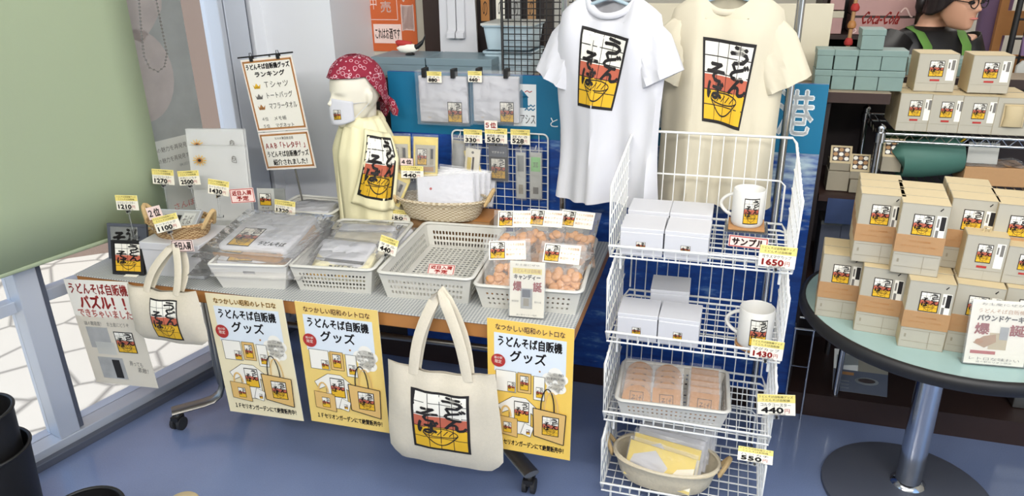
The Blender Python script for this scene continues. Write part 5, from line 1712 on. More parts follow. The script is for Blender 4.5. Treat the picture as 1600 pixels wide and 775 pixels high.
# lowest tier: pale basket with yellow packs
lb = WB(.20, .14, tiers[3] + .006)
wicker('pale canvas basket with rope handles in the lowest wire basket', lb, WDEG - 4, .165, .10, .09, 'straw_pale', (-1, 1), 'straw', 1.1)
ul = axes(WDEG - 4)
for k in range(6):
    lab = ('yellow banana print handkerchief pack at the front of the lowest basket', 'yellow pack second from the front in the lowest basket', 'white pack third from the front in the lowest basket', 'white pack fourth from the front in the lowest basket', 'white pack fifth from the front in the lowest basket', 'rearmost tall clear pack in the lowest basket')[k]
    o = lb + ul[0] * (-.135 + .012 * k) + ul[1] * (-.075 + .025 * k) + ZV * (.03 + .006 * k)
    r = rdir(WDEG - 10 + 3 * k); f = Vector((-r.y, r.x, 0)); up = (ZV + f * .5).normalized()
    w, h = .235, .13 + .006 * k
    t = thing('handkerchief_bag', lab, 'bagged handkerchief', group='yellow and white handkerchief packs', matrix=fm(o, (r - ZV * .05), up))
    b = MB(); b.box(.004, w - .004, .002, .008, .003, h - .008, 'logo_yellow' if False else ('pad_yellow' if k < 2 else 'shirt_white'))
    if k < 2:
        b.art(poly([(w * .02, h * .1), (w * .5, h * .1), (w * .62, h * .5), (w * .4, h * .85), (w * .1, h * .6)], 'shirt_white', 0) + poly([(w * .6, h * .1), (w * .98, h * .1), (w * .98, h * .7), (w * .75, h * .55)], 'card', 0), lambda x, y, e: (x, .002 - e, y))
    b.build('handkerchief', t)
    b = MB(); b.grid(lambda a, c: (a * w, -.001 - .006 * math.sin(PI * a) * math.sin(PI * c) - .003 * NZ.noise(Vector((a * 6, c * 5, k + 9))), c * h * 1.05), 8, 8, 'film'); b.grid(lambda a, c: (w - a * w, .01, c * h * 1.05), 2, 2, 'film'); b.build('clear_bag', t)


# ================================================================== ROUND TABLE: BOXES SHAPED LIKE NOODLE VENDING MACHINES
BDEG = -23
BR_, BF_ = axes(BDEG)


def vend_box(name, label, loc, W, D, H, sleeve, yaw=BDEG, group=None, loop=False, window=False):
    t = thing(name, label, 'gift box', loc, math.radians(yaw), group)
    b = MB(); b.box(0, W, 0, D, 0, H, 'box_face')
    b.box(.0008, W - .0008, .0008, D - .0008, H, H + .0006, 'box_tan')
    b.box(-.0006, 0, .001, D - .001, .001, H - .001, 'box_tan'); b.box(W, W + .0006, .001, D - .001, .001, H - .001, 'box_tan')
    a = frame2(0, 0, W, H, .0012, 'box_line', 0)
    if window:
        a += rect(W * .16, H * .2, W * .84, H * .86, 'box_line', 0) + rect(W * .2, H * .23, W * .8, H * .83, 'box_tan', 1)
    elif sleeve:
        a += logo(W * .28, H * .57, W * .42, H * .29, 2, True, 1)
        a += rect(W * .75, H * .48, W * .95, H * .86, 'logo_white', 0) + rect(W * .84, H * .66, W * .94, H * .85, 'ink', 1) + rect(W * .77, H * .70, W * .81, H * .82, 'grey_ink', 1) + rect(W * .77, H * .56, W * .83, H * .66, 'grey_ink', 1)
        a += poly([(W * .78, H * .93), (W * .84, H * .97), (W * .85, H * .955), (W * .8, H * .92)], 'ink', 1)
        a += rect(W * .04, H * .27, W * .96, H * .275, 'box_line', 1) + rect(W * .64, H * .02, W * .65, H * .27, 'box_line', 1) + rect(W * .05, H * .10, W * .94, H * .105, 'box_line', 1) + rect(W * .1, H * .16, W * .14, H * .21, 'box_line', 1)
    else:
        a += logo(W * .30, H * .40, W * .36, H * .42, 2, True, 1) + rect(W * .36, H * .28, W * .6, H * .33, 'red_ink', 1)
        a += rect(W * .74, H * .3, W * .94, H * .86, 'logo_white', 0) + rect(W * .84, H * .58, W * .92, H * .84, 'grey_ink', 1) + rect(W * .76, H * .62, W * .80, H * .78, 'grey_ink', 1)
        a += rect(W * .04, H * .22, W * .96, H * .226, 'box_line', 1) + rect(W * .56, H * .02, W * .565, H * .22, 'box_line', 1)
    b.art(a, lambda x, y, e: (x, -e, y)); b.build('carton', t, bevel=.0008)
    if sleeve:
        b = MB(); e = .0012; z0, z1 = H * .31, H * .56
        b.box(-e, W + e, -e - .0004, 0, z0, z1, 'kraft'); b.box(-e, 0, -e, D + e, z0, z1, 'kraft'); b.box(W, W + e, -e, D + e, z0, z1, 'kraft'); b.box(-e, W + e, D, D + e, z0, z1, 'kraft')
        b.art(txt('うどんそば自販機', W * .28, z0 + (z1 - z0) * .62, W * .44, H * .028, 'wood', 0) + txt('パウンドケーキ　レトロな味', W * .12, z0 + (z1 - z0) * .34, W * .72, H * .025, 'wood', 0), lambda x, y, q: (x, -e - .0004 - q, y))
        b.build('kraft_sleeve', t)
    if loop:
        b = MB(); b.tube([(W * .42, D * .4, H), (W * .42, D * .4, H + .014), (W * .58, D * .4, H + .014), (W * .58, D * .4, H)], .003, 'box_tan', 6); b.build('carry_loop', t)
    if window:
        b = MB(); b.loft([ell(W * .5, -.002, H * .25, W * .28, .012, 16), ell(W * .5, -.004, H * .5, W * .25, .02, 16), ell(W * .5, -.002, H * .8, W * .28, .012, 16)], 'box_tan'); b.build('wrapped_cake', t)
    return t


BW, BH = .112, .203
g = 'sleeved noodle machine boxes'
first = [('a', (.924, 2.009), 2, 'leftmost sleeved box of the lower row on the round table'), ('b', (.999, 1.911), 4, 'second sleeved box from the left in the lower row on the round table'),
         ('c', (1.081, 1.814), 4, 'third sleeved box from the left, nearest the front of the table'), ('d', (1.195, 1.786), 4, 'sleeved box half behind the pound cake sign'),
         ('k', (1.311, 1.757), 4, 'box mostly hidden right of the pound cake sign')]
for nm, (x, y), n, lab in first:
    for r in range(n):
        p = Vector((x, y, TZ)) + BF_ * (.0745 * r)
        vend_box('vending_machine_box', lab if r == 0 else (('second box in line behind the ', 'third box in line behind the ', 'fourth box in line behind the ')[r - 1] + lab.replace(', second from the left in the upper layer', '').split(' in the ')[0].split(' on the ')[0].split(', cut')[0].split(', second')[0].split(', nearest')[0]), p, BW, .071, BH, True, BDEG + (1, -1, 1.5, -.5, 0)['abcdk'.index(nm)], g)
Z2 = TZ + BH + .0015
up2 = [((1347, 302), 3, 'leftmost upper sleeved box on the round table pile'), ((1411, 316), 3, 'tallest looking sleeved box, second from the left in the upper layer'), ((1490, 309), 3, 'upper box behind the small boxed sample on the pile'), ((1562, 318), 2, 'upper box at the right end of the pile, cut by the frame')]
for i, ((px, py), n, lab) in enumerate(up2):
    q = Pz(px, py, Z2 + BH)
    for r in range(n):
        p = Vector((q.x, q.y, Z2)) + BF_ * (.0745 * r)
        vend_box('vending_machine_box', lab if r == 0 else (('second box in line behind the ', 'third box in line behind the ', 'fourth box in line behind the ')[r - 1] + lab.replace(', second from the left in the upper layer', '').split(' in the ')[0].split(' on the ')[0].split(', cut')[0].split(', second')[0].split(', nearest')[0]), p, BW if i != 1 else .116, .071, BH, True, BDEG + (2, 0, -1, 0)[i], g)
q = Pz(1497, 433, Z2)
vend_box('small_machine_box', 'small unsleeved machine box with a carry loop on top, in front of the upper layer', q, .098, .09, .125, False, BDEG, None, True)
q = Pz(1563, 441, Z2)
vend_box('small_machine_box', 'small unsleeved machine box right of the carry loop box', q, .095, .085, .105, False, BDEG)
stand_sign('pound cake announcement card in a clear acrylic holder at the front of the round table', (1505, 566), 84, 98, lambda x, y: Pz(x, y, TZ + .006), 'パウンドケーキ', -12, 'cake')

# ================================================================== CHROME WIRE RACK WITH MORE BOXES
RZ = Psh(1385, 207, .02).z
ru0 = (Psh(1376, 207, .02) - SO).dot(SU)
rack = thing('wire_rack', 'chrome wire rack with box rows on its top shelf, right of the banner', 'shelf', SH(ru0, .02), math.radians(-17))
RWd, RDp = 1.05, .34
for x in (0, RWd):
    for y in (0, RDp):
        b = MB(); b.tube([(x, y, .10), (x, y, RZ + .012)], .0125, 'chrome', 14); b.lathe([(.014, RZ + .012), (.015, RZ + .018), (.008, RZ + .026), (.001, RZ + .028)], 'chrome', 14, Matrix.Translation((x, y, 0))); b.build('post', rack)
for zt in (RZ - .004, RZ - .18):
    b = MB()
    for dz in (0, -.026):
        b.tube([(0, 0, zt + dz), (RWd, 0, zt + dz), (RWd, RDp, zt + dz), (0, RDp, zt + dz)], .0045, 'chrome', 8, closed=True)
    n = 46
    pts = [(RWd * k / n, 0, zt - (.026 if k % 2 else 0)) for k in range(n + 1)]
    b.tube(pts, .0022, 'chrome', 5); b.tube([(0, RDp * k / 12, zt - (.026 if k % 2 else 0)) for k in range(13)], .0022, 'chrome', 5)
    for k in range(1, 40): b.tube([(RWd * k / 40, 0, zt), (RWd * k / 40, RDp, zt)], .0018, 'chrome', 5)
    b.build('wire_shelf', rack)
    for x in (0, RWd):
        for y in (0, RDp):
            b = MB(); b.lathe([(.013, zt - .032), (.018, zt - .03), (.018, zt + .004), (.013, zt + .006)], 'chrome', 14, Matrix.Translation((x, y, 0)))
            b.build('collar', rack)
for k, (x0, x1, lab, win_) in enumerate(((1398, 1446, 'first machine box from the left on the wire rack shelf', 0), (1447, 1494, 'second machine box from the left on the wire rack shelf', 0), (1495, 1545, 'third machine box from the left on the wire rack shelf', 0), (1548, 1598, 'box with an open window showing a wrapped cake on the wire rack shelf', 1))):
    p = Psh(x0, 205 + (x0 - 1398) * .03, .05); w = sz(x1 - x0, p)
    vend_box('small_machine_box', lab, Vector((p.x, p.y, RZ + .002)), w * 1.0, .10, sz(55, p) / .95, False, -16, None, False, bool(win_))
    if True:
        vend_box('small_machine_box', 'box directly behind the ' + lab.split(' showing')[0], Vector((p.x, p.y, RZ + .002)) + SV * .115, w * 1.0, .10, sz(55, p) / .95, False, -16)
for x0, x1, lab in ((1426, 1484, 'left upper machine box standing on the rack boxes in front of the shop clerk'), (1510, 1568, 'right upper machine box standing on the rack boxes in front of the shop clerk')):
    zt = RZ + .002 + sz(55, Psh(1398, 205, .05)) / .95
    p = Psh(x0, 146, .09); w = sz(x1 - x0, p)
    vend_box('small_machine_box', lab, Vector((p.x, p.y, zt + .002)), w * .96, .115, sz(54, p) / .95, False, -16)
# things on the lower rack shelf
SZ2 = RZ - .18
q = Psh(1448, 262, .10)
t = thing('cylinder_bag', 'teal green cylindrical pouch lying on the lower rack shelf', 'bag', Vector((q.x, q.y, SZ2 + .075)), math.radians(-8))
b = MB(); b.tube([(-.105, 0, -.004), (-.10, 0, 0), (-.03, 0, .004), (.05, 0, .012), (.095, 0, .02), (.102, 0, .02)], [.045, .064, .068, .066, .062, .04], 'bag_green', 20); b.build('pouch', t)
b = MB(); b.tube([(.08, -.03, .07), (.085, -.045, .085), (.10, -.035, .09), (.09, -.02, .075)], .003, 'logo_yellow', 6, closed=True); b.build('brass_ring', t)
for k, (px, py, wpx, hpx, m, lab, cat, nm) in enumerate(((1378, 258, 62, 60, 'leaf_green', 'dark green folded cloth behind the cylindrical pouch', 'cloth', 'folded_cloth'), (1500, 252, 52, 40, 'black', 'black folded cloth with white lettering under the rack shelf', 'cloth', 'folded_cloth'))):
    q = Psh(px, py, .27); w = sz(wpx, q)
    t = thing(nm, lab, cat, Vector((q.x, q.y, SZ2 + .002)), math.radians(-17))
    b = MB()
    hh = min(.125, q.z - SZ2 + sz(hpx, q))
    for j in range(3): b.loft([[(x * (1 - .03 * j) + w / 2, y + .05, hh * (j + f) / 3.2) for x, y, z in rrect(w / 2, .05, .02, 0, 3)] for f in (.02, .3, .7, .98)], m)
    b.build('folds', t)
    if m == 'black': MB().art(txt('ＷＡＬＫＩＮＧ', w * .1, hh * .76, w * .8, hh * .12, 'fade_white', 0), lambda x, y, e: (x, -.004 - e, y)).build('lettering', t)
q = Psh(1500, 300, .06)
t = thing('kraft_box', 'brown kraft box with shiny film on the lower rack shelf', 'box', Vector((q.x, q.y, SZ2 + .002)), math.radians(-15))
w = sz(86, q); b = MB(); b.box(0, w, 0, .12, 0, .065, 'kraft'); b.build('carton', t, bevel=.002)
b = MB(); b.grid(lambda a, c: (-.004 + (w + .008) * a, -.004 + .128 * c, .069 + .01 * NZ.noise(Vector((a * 5, c * 5, 2)))), 10, 8, 'film'); b.build('film_cover', t)
q = Psh(1508, 262, .10)
sheet('paper_tag', 'white tag standing behind the kraft box on the rack', 'tag', fm(Vector((q.x, q.y, SZ2 + .07)), SU, ZV + SV * .2), sz(42, q), sz(32, q), [], 'fade_white', .001)

# ================================================================== OPEN COUNTER SHELVES
def sweet_box(label, px0, px1, py, v, z, hh, dots=True):
    q = Psh(px0, py, v); w = sz(px1 - px0, q)
    t = thing('sweet_box', label, 'sweets box', Vector((q.x, q.y, z)), math.radians(-17), 'boxes of sweets')
    b = MB(); b.box(0, w, 0, .09, 0, hh, 'box_line'); b.build('carton', t, bevel=.001)
    if dots:
        b = MB(); b.box(-.002, w + .002, 0, .004, -.002, .062, 'box_tan')
        a = rect(w * .08, .006, w * .92, .056, 'wood_dark', 0)
        for i in range(3):
            for j in range(3): a += disc(w * (.22 + .28 * i), .015 + .016 * j, .008, .007, ('logo_white', 'kraft')[(i + j) % 2], 1, 10)
        b.art(a, lambda x, y, e: (x, -e, y)); b.build('window_lid', t, matrix=Matrix.Translation((0, .0, hh)) @ Matrix.Rotation(-.35, 4, 'X'))
    return t


z9 = .903
sweet_box('sweets box with round sweets in view, topmost of the left pile on the counter shelf', 1296, 1325, 262, .14, z9 + .075, .03)
sweet_box('grey box at the bottom of the left pile on the counter shelf', 1291, 1322, 290, .13, z9, .073, False)
sweet_box('sweets box with round sweets at the right of the counter shelf pile', 1328, 1354, 272, .13, z9 + .05, .03)
sweet_box('grey green box under the right sweets box on the counter shelf', 1327, 1352, 292, .12, z9, .048, False)
zb2 = SZ2 + .003
sweet_box('sweets box with round sweets behind the rack post', 1374, 1402, 275, .06, zb2 + .03, .055)
sweet_box('sweets box right of the rack post showing pale sweets', 1409, 1438, 275, .07, zb2 + .02, .05)
bl, br, tl = Psh(1288, 348, .078), Psh(1346, 350, .078), Psh(1288, 309, .078)
sheet('photo_panel', 'dark landscape photo panel under the counter shelf edge', 'picture', fm(bl, SU, ZV), (br - bl).length, tl.z - bl.z, [], 'navy_photo', .01)
for k, (x0, x1, lab) in enumerate(((1281, 1312, 'left dark grey box under the photo panel'), (1313, 1344, 'right dark grey box under the photo panel'))):
    q = Psh(x0, 366, .12); t = thing('shelf_box', lab, 'box', Vector((q.x, q.y, .562)), math.radians(-17))
    MB().box(0, sz(x1 - x0 - 2, q), 0, .12, 0, q.z - .562 + .05, 'alu_dark').build('carton', t, bevel=.002)
    MB().box(-.001, sz(x1 - x0 - 2, q) + .001, -.001, .121, q.z - .562 + .04, q.z - .562 + .056, 'steel').build('lid', t)

# magazine leaning on the plinth
bl, br, tl = Psh(1301, 606, .05), Psh(1387, 616, .05), Psh(1297, 541, .15)
w, h = (br - bl).length, (tl - bl).length
dz = .103 - bl.z
a = rect(0, 0, w, h * .52, 'alu_dark', 0) + rect(w * .45, h * .52, w, h, 'box_line', 0) + poly([(w * .05, h * .6), (w * .45, h * .66), (w * .45, h * .9), (w * .05, h * .86)], 'fade_grey', 1)
a += disc(w * .62, h * .3, w * .22, h * .09, 'fade_grey', 1, 20) + disc(w * .62, h * .31, w * .16, h * .055, 'wood_dark', 2, 18) + txt('秋田の食', w * .1, h * .88, w * .3, h * .07, 'ink', 2) + rect(w * .08, h * .4, w * .38, h * .47, 'wood', 1)
for k in range(3): a += rect(w * .08, h * (.08 + .08 * k), w * .3, h * (.1 + .08 * k), 'fade_grey', 1)
sheet('magazine', 'magazine with a dark food photo cover leaning on the counter plinth', 'magazine', fm(bl + ZV * dz, br - bl - ZV * (br - bl).z, tl - bl), w, h, a, 'paper', .006)
q = Psh(1243, 513, -.04); q2 = Psh(1272, 515, -.04)
t = thing('metal_stand', 'small thin metal stand between the banner and the magazine', 'stand', Vector((q.x, q.y, 0)), math.radians(-17))
w = (q2 - q).length; zt = q.z
b = MB(); b.tube([(0, 0, zt), (w, 0, zt)], .005, 'chrome', 8); b.tube([(0, .1, zt), (w, .1, zt)], .005, 'chrome', 8); b.tube([(0, 0, zt), (0, .1, zt)], .005, 'chrome', 8); b.tube([(w, 0, zt), (w, .1, zt)], .005, 'chrome', 8); b.build('top_frame', t)
for x in (0, w): 
    b = MB(); b.tube([(x, 0, 0.002), (x, 0, zt)], .004, 'chrome', 8); b.build('leg', t)
b = MB(); b.tube([(0, 0, zt * .6), (w, 0, zt * .6)], .003, 'chrome', 6); b.build('crossbar', t)
for k, (py, hh, lab) in enumerate(((650, .14, 'upper grey storage box at the right end of the plinth'), (690, .13, 'lower grey storage box at the right end of the plinth'))):
    q = Psh(1566, 690, .10); t = thing('storage_box', lab, 'box', SH((q - SO).dot(SU), .10, .102 + (.135 if k == 0 else 0)), math.radians(-17))
    MB().box(0, .45, 0, .3, 0, .12, 'steel').build('drawer_body', t, bevel=.003)
    MB().box(-.003, .453, -.003, .303, .12, .131, 'alu_dark').build('lid', t, bevel=.002)

# pale green lidded boxes on the counter
def green_box(label, px0, px1, z, v, lift=0):
    q = Psh(px0, 143, v); w = sz(px1 - px0, q) - .007
    t = thing('green_box', label, 'box', SH((q - SO).dot(SU), v, z), math.radians(-17), 'pale green boxes on the counter')
    b = MB(); b.box(0, w, 0, .09, 0, .046, 'green_box'); b.build('carton', t, bevel=.0015)
    b = MB(); b.box(-.0022, w + .0022, -.0022, .0922, .046, .066, 'green_box'); b.build('lid', t, bevel=.0015)


GZ = 1.288
cols = [(1287, 1296, 2), (1297, 1332, 2), (1334, 1369, 3), (1370, 1408, 2), (1411, 1446, 1)]
ord_ = ['leftmost', 'second', 'third', 'fourth', 'fifth']
for i, (x0, x1, n) in enumerate(cols):
    for k in range(n):
        if i == 0: x0 = 1270
        green_box(('bottom', 'middle' if n == 3 else 'top', 'top')[k] + ' pale green box of the ' + ord_[i] + ' pile on the counter', x0, x1, GZ + .0675 * k, .05 if i < 4 else .42)
green_box('pale green box between the two upper machine boxes', 1482, 1514, GZ, .42)

# beige display board standing on the counter behind the cream shirt
l_, r_ = Psh(1002, 118, .22), Psh(1288, 118, .22)
t = thing('beige_board', 'plain beige board standing on the counter behind the cream tee shirt', 'board', SH((l_ - SO).dot(SU), .22, 1.288), math.radians(-17))
w = (r_ - l_).length; MB().box(0, w, 0, .02, 0, Psh(1290, 6, .22).z - 1.288, 'beige').build('panel', t, bevel=.002)
MB().box(w * .05, w * .95, .02, .12, 0, .02, 'beige').build('foot', t)

# ================================================================== THINGS ON THE COUNTER, LEFT PART
for k, (x0, x1, lab, m) in enumerate(((582, 664, 'left blue grey lidded box on the counter under the orange sheet', 'blue_box'), (667, 768, 'right blue grey lidded box on the counter beside the plastic bins', 'blue_box'))):
    q, q2 = Psh(x0, 110, .03), Psh(x1, 112, .03)
    t = thing('lidded_box', lab, 'box', SH((q - SO).dot(SU), .03, GZ), math.radians(-17), 'blue grey lidded boxes')
    w = (q2 - q).length; hh = .075
    MB().box(0, w, 0, .2, 0, hh * .72, m).build('carton', t, bevel=.002); MB().box(-.002, w + .002, -.002, .202, hh * .62, hh, m).build('lid', t, bevel=.002)
# bird ornament on the left box
q = Psh(640, 72, .10)
t = thing('bird_ornament', 'small red white and black bird ornament on the left blue grey box', 'ornament', Vector((q.x, q.y, GZ + .076)), math.radians(-10))
b = MB(); b.loft([[(x, y * .012, .026 + z) for y, z in [(math.cos(2 * PI * j / 12) * r, math.sin(2 * PI * j / 12) * r2) for j in range(12)]] for x, r, r2 in ((-.055, .1, .002), (-.04, 1, .015), (-.01, 1.4, .02), (.02, 1.2, .016), (.035, .5, .008))], 'logo_white'); b.build('body', t)
b = MB(); b.loft([[(x, y * .011, zc_ + z) for y, z in [(math.cos(2 * PI * j / 12) * r, math.sin(2 * PI * j / 12) * r2) for j in range(12)]] for x, r, r2, zc_ in ((-.058, .2, .004, .05), (-.048, 1, .014, .045), (-.02, 1.2, .012, .045), (.01, .6, .006, .046))], 'red_ink'); b.build('crest', t)
b = MB(); b.loft([[(x, y * .012, zc_ + z) for y, z in [(math.cos(2 * PI * j / 12) * r, math.sin(2 * PI * j / 12) * r2) for j in range(12)]] for x, r, r2, zc_ in ((-.01, .8, .008, .03), (.03, 1, .012, .03), (.055, .8, .01, .05), (.068, .3, .006, .075))], 'black'); b.build('tail', t)
MB().lathe([(.018, 0), (.02, .003), (.006, .012), (.005, .02)], 'black', 14).build('foot', t)

# orange sheet on the niche wall, brown post, white easel back, bins, black grid
bl, br = Psh(556, 79, .555), Psh(652, 68, .555)
w = (br - bl).length
hh = .62
a = rect(w * .28, hh * .27, w * .70, hh * .98, 'orange_sheet', 0) + frame2(w * .28, hh * .23, w * .72, hh * 1.0, .003, 'tag_pink', 1)
a += vtxt('お土産などを販売', w * .46, hh * .28, w * .16, hh * .70, 'tag_pink', 2, .0008) + vtxt('自動販売中', w * .30, hh * .30, w * .1, hh * .5, 'tag_pink', 2)
a += vtxt('開店時間が変更されています。', w * .14, hh * .08, w * .09, hh * .88, 'tag_pink', 2, .0006) + vtxt('休業となる場合があります。', w * .03, hh * .08, w * .09, hh * .88, 'tag_pink', 2, .0006)
a += rect(w * .32, hh * .06, w * .76, hh * .20, 'tag_pink', 1) + txt('これはお酒です', w * .345, hh * .09, w * .39, hh * .08, 'wood_dark', 2, .0006)
a += vtxt('コーナー', w * .78, hh * .14, w * .18, hh * .84, 'tag_pink', 2, .003)
sheet('orange_notice', 'orange notice sheet with pale vertical writing on the niche wall', 'poster', fm(bl, SU, ZV), w, hh, a, 'orange_sheet', .002)
q, q2 = Psh(664, 76, .40), Psh(692, 74, .40)
t = thing('brown_post', 'dark brown square post beside the orange notice', 'post', SH((q - SO).dot(SU), .40, GZ), math.radians(-17)); MB().box(0, (q2 - q).length, 0, .06, 0, .9, 'wood_dark').build('post', t, bevel=.002)
MB().box(-.01, (q2 - q).length + .01, -.01, .07, 0, .02, 'wood_dark').build('foot', t)
bl, br = Psh(688, 74, .26), Psh(747, 74, .26)
w = (br - bl).length
t = thing('display_easel', 'white cardboard display stand with two shelf lugs seen on the counter', 'display stand', SH((bl - SO).dot(SU), .26, GZ), math.radians(-17))
hh = .55
b = MB(); b.prism([(0, 0), (w, 0), (w * .9, hh), (w * .04, hh)], -.006, 0, 'gift_white', Matrix.Rotation(PI / 2, 4, 'X')); b.build('back_card', t)
for x0 in (.27, .50):
    b = MB(); b.loft([[(w * x0 + x, -.004 + y, z) for x, y in ((0, 0), (w * .2, 0), (w * .2, -d), (0, -d))] for z, d in ((.13, .030), (.15, .030), (.16, .012), (.30, .008), (.36, .002))], 'gift_white', smooth=False); b.build('lug', t)
# bins
for k, (y0, lab) in enumerate(((0, 'lower translucent blue plastic bin on the counter'), (.10, 'upper translucent blue plastic bin stacked on the lower bin'))):
    q, q2 = Psh(756, 114, .12), Psh(792, 114, .12)
    t = thing('plastic_bin', lab, 'bin', SH((q - SO).dot(SU), .12, GZ + y0), math.radians(-17)); w = (q2 - q).length + .10
    b = MB(); b.loft([[(x + w / 2, y + .1, z) for x, y, z in rrect(w / 2 - .012, .1 - .01, .015, zz, 3)] for zz in (.0, .0)] + [[(x + w / 2, y + .1, z) for x, y, z in rrect(w / 2, .1, .015, .09, 3)]], 'bin_blue', caps=(True, False)); b.build('body', t, solid=.002)
    MB().tube([(x + w / 2, y + .1, z) for x, y, z in rrect(w / 2 + .003, .103, .018, .09, 3)], .005, 'bin_blue', 6, closed=True).build('rim', t)
    if k: MB().box(-.006, w + .006, -.006, .206, .092, .10, 'fade_white').build('lid', t)
q, q2 = Psh(786, 116, .09), Psh(856, 116, .09)
t = thing('black_grid', 'black wire grid panel standing on the counter left of the white tee shirt', 'grid panel', SH((q - SO).dot(SU), .09, GZ), math.radians(-17)); w = (q2 - q).length + .12
b = MB(); b.tube([(0, 0, .006), (w, 0, .006), (w, 0, .75), (0, 0, .75)], .006, 'black', 8, closed=True); b.build('frame', t)
b = MB()
for k in range(1, 12): b.tube([(w * k / 12, 0, .01), (w * k / 12, 0, .75)], .0022, 'black', 5)
for k in range(1, 32): b.tube([(0, .004, .75 * k / 32), (w, .004, .75 * k / 32)], .0022, 'black', 5)
b.build('wire_lattice', t)
q, q2 = Psh(746, 40, .34), Psh(850, 40, .34)
t = thing('dark_cabinet', 'dark cabinet of black packets behind the plastic bins', 'cabinet', SH((q - SO).dot(SU), .34, GZ), math.radians(-17)); w = (q2 - q).length
MB().box(0, w, 0, .18, 0, .8, 'shelf_dark').build('body', t)
for i in range(4):
    for j in range(2):
        b = MB(); x = w * (.05 + .23 * i); z = .17 + .19 * j
        b.box(x, x + w * .18, -.008, 0, z, z + .15, 'ink'); b.art(rect(x + w * .02, z + .02, x + w * .15, z + .13, ('wood', 'logo_white', 'grey_photo', 'kraft')[(i + j) % 4], 0) + txt('の', x + w * .05, z + .04, w * .07, .06, 'ink', 1), lambda X_, Y_, e: (X_, -.008 - e, Y_)); b.build('packet', t)

# ================================================================== BACK SHELVES AND THE CLERK
def atb(px, py, v): return Psh(px, py, v)


sv = 1.05
q, q2 = atb(1286, 54, sv), atb(1436, 54, sv)
u0, u1 = (q - SO).dot(SU), (q2 - SO).dot(SU)
bz = q.z
sh = thing('back_shelf', 'dark wooden back shelf unit behind the counter with drink cases', 'shelf', SH(u0, sv), math.radians(-17))
w = u1 - u0
MB().box(-.02, 0, 0, .35, 0, 2.3, 'wood_dark').build('side_panel', sh); MB().box(w, w + .02, 0, .35, 0, 2.3, 'beige').build('side_panel', sh)
MB().box(0, w, .33, .35, 0, 2.3, 'shelf_dark').build('back_panel', sh)
for z in (.4, .85, bz, bz + .42): MB().box(0, w, 0, .33, z - .02, z, 'wood_dark').build('shelf', sh)
q, q2, q3 = atb(1331, 54, sv - .02), atb(1427, 54, sv - .02), atb(1331, 27, sv - .02)
w = (q2 - q).length; hh = (q3.z - q.z)
t = thing('drink_case', 'pink film wrapped drink case with red script lettering on the back shelf', 'case', SH((q - SO).dot(SU), sv + .0, bz + .002), math.radians(-17))
for k in range(2):
    b = MB(); b.box(0, w, 0, .25, hh * k + .004 * k, hh * (k + 1), 'pink_tray'); b.build('tray', t, bevel=.003)
MB().box(.002, w - .002, -.001, .25, hh - .002, hh + .008, 'wood_dark').build('dark_band', t)
a = txt('Coca-Cola', w * .14, hh * .62, w * .62, hh * .72, 'red_ink', 2, .0012, shear=.3)
a += line([(w * (.02 + .1 * math.sin(k * .3) * .5 + .0 * k), hh * (.08 + .03 * k)) for k in range(10)], .005, 'tag_pink', 1) + line([(w * (.75 + .02 * k), hh * (1.3 + .25 * math.sin(k * .5))) for k in range(11)], .006, 'tag_pink', 1)
MB().art(a, lambda x, y, e: (x, -.0012 - e, y)).build('script_lettering', t)
for k, (py, lab) in enumerate(((50, 'lower pink case left of the drink case'), (18, 'upper pink case left of the drink case'))):
    q, q2 = atb(1291, 50, sv + .02), atb(1314, 50, sv + .02)
    t = thing('small_case', lab, 'case', SH((q - SO).dot(SU), sv + .02, bz + .002 + .105 * k), math.radians(-17)); w = (q2 - q).length
    MB().box(0, w, 0, .2, 0, .07, 'pink_tray').build('carton', t, bevel=.002); MB().box(-.002, w + .002, -.002, .202, .07, .1, 'beige').build('lid', t, bevel=.002)
q = atb(1323, 84, .80)
t = thing('hanging_charm', 'gold and red hanging strap ornament left of the drink case', 'ornament', SH((q - SO).dot(SU), .80, 0), math.radians(-17))
b = MB(); b.tube([(0, 0, q.z), (.004, 0, q.z + .2), (.012, 0, 2.2)], .008, 'kraft', 8); b.build('strap', t)
for k in range(4):
    b = MB(); b.lathe([(.002, -.02), (.016, -.012), (.018, .0), (.012, .014), (.002, .02)], ('red_ink', 'wood')[k % 2], 12, Matrix.Translation((.003 * k, 0, q.z + .05 + .07 * k))); b.build('bead', t)

# black lattice with hanging packets at the far right, wooden screen and dark garment behind the clerk
q, q2 = atb(1563, 140, .75), atb(1612, 140, .75)
t = thing('black_lattice', 'tall black lattice rack at the right edge with plastic packets', 'grid panel', SH((q - SO).dot(SU), .75, 0), math.radians(-17)); w = (q2 - q).length + .25
b = MB(); b.tube([(0, 0, .02), (w, 0, .02), (w, 0, 2.2), (0, 0, 2.2)], .012, 'black', 8, closed=True); b.build('frame', t)
b = MB()
for k in range(1, 9): b.tube([(w * k / 9, 0, .02), (w * k / 9, 0, 2.2)], .005, 'black', 5)
for k in range(1, 30): b.tube([(0, .006, 2.2 * k / 30), (w, .006, 2.2 * k / 30)], .005, 'black', 5)
b.build('lattice', t)
for i in range(2):
    for j in range(5):
        b = MB(); x, z = .03 + .11 * i, 1.22 + .11 * j
        b.loft([[(x + .045 + a_, -.012 + c_, zz) for a_, c_, _ in rrect(.042 * f, .008 * f + .002, .004, 0, 2)] for zz, f in ((z, .9), (z + .03, 1), (z + .07, 1), (z + .09, .6))], ('fade_white', 'purple_cloth', 'grey_photo', 'black', 'fade_grey')[(i * 2 + j) % 5]); b.build('packet', t)
q, q2 = atb(1546, 90, 1.0), atb(1574, 90, 1.0)
t = thing('wooden_screen', 'light wooden slat screen between the clerk and the black lattice', 'screen', SH((q - SO).dot(SU), 1.0, 0), math.radians(-17)); w = (q2 - q).length + .06
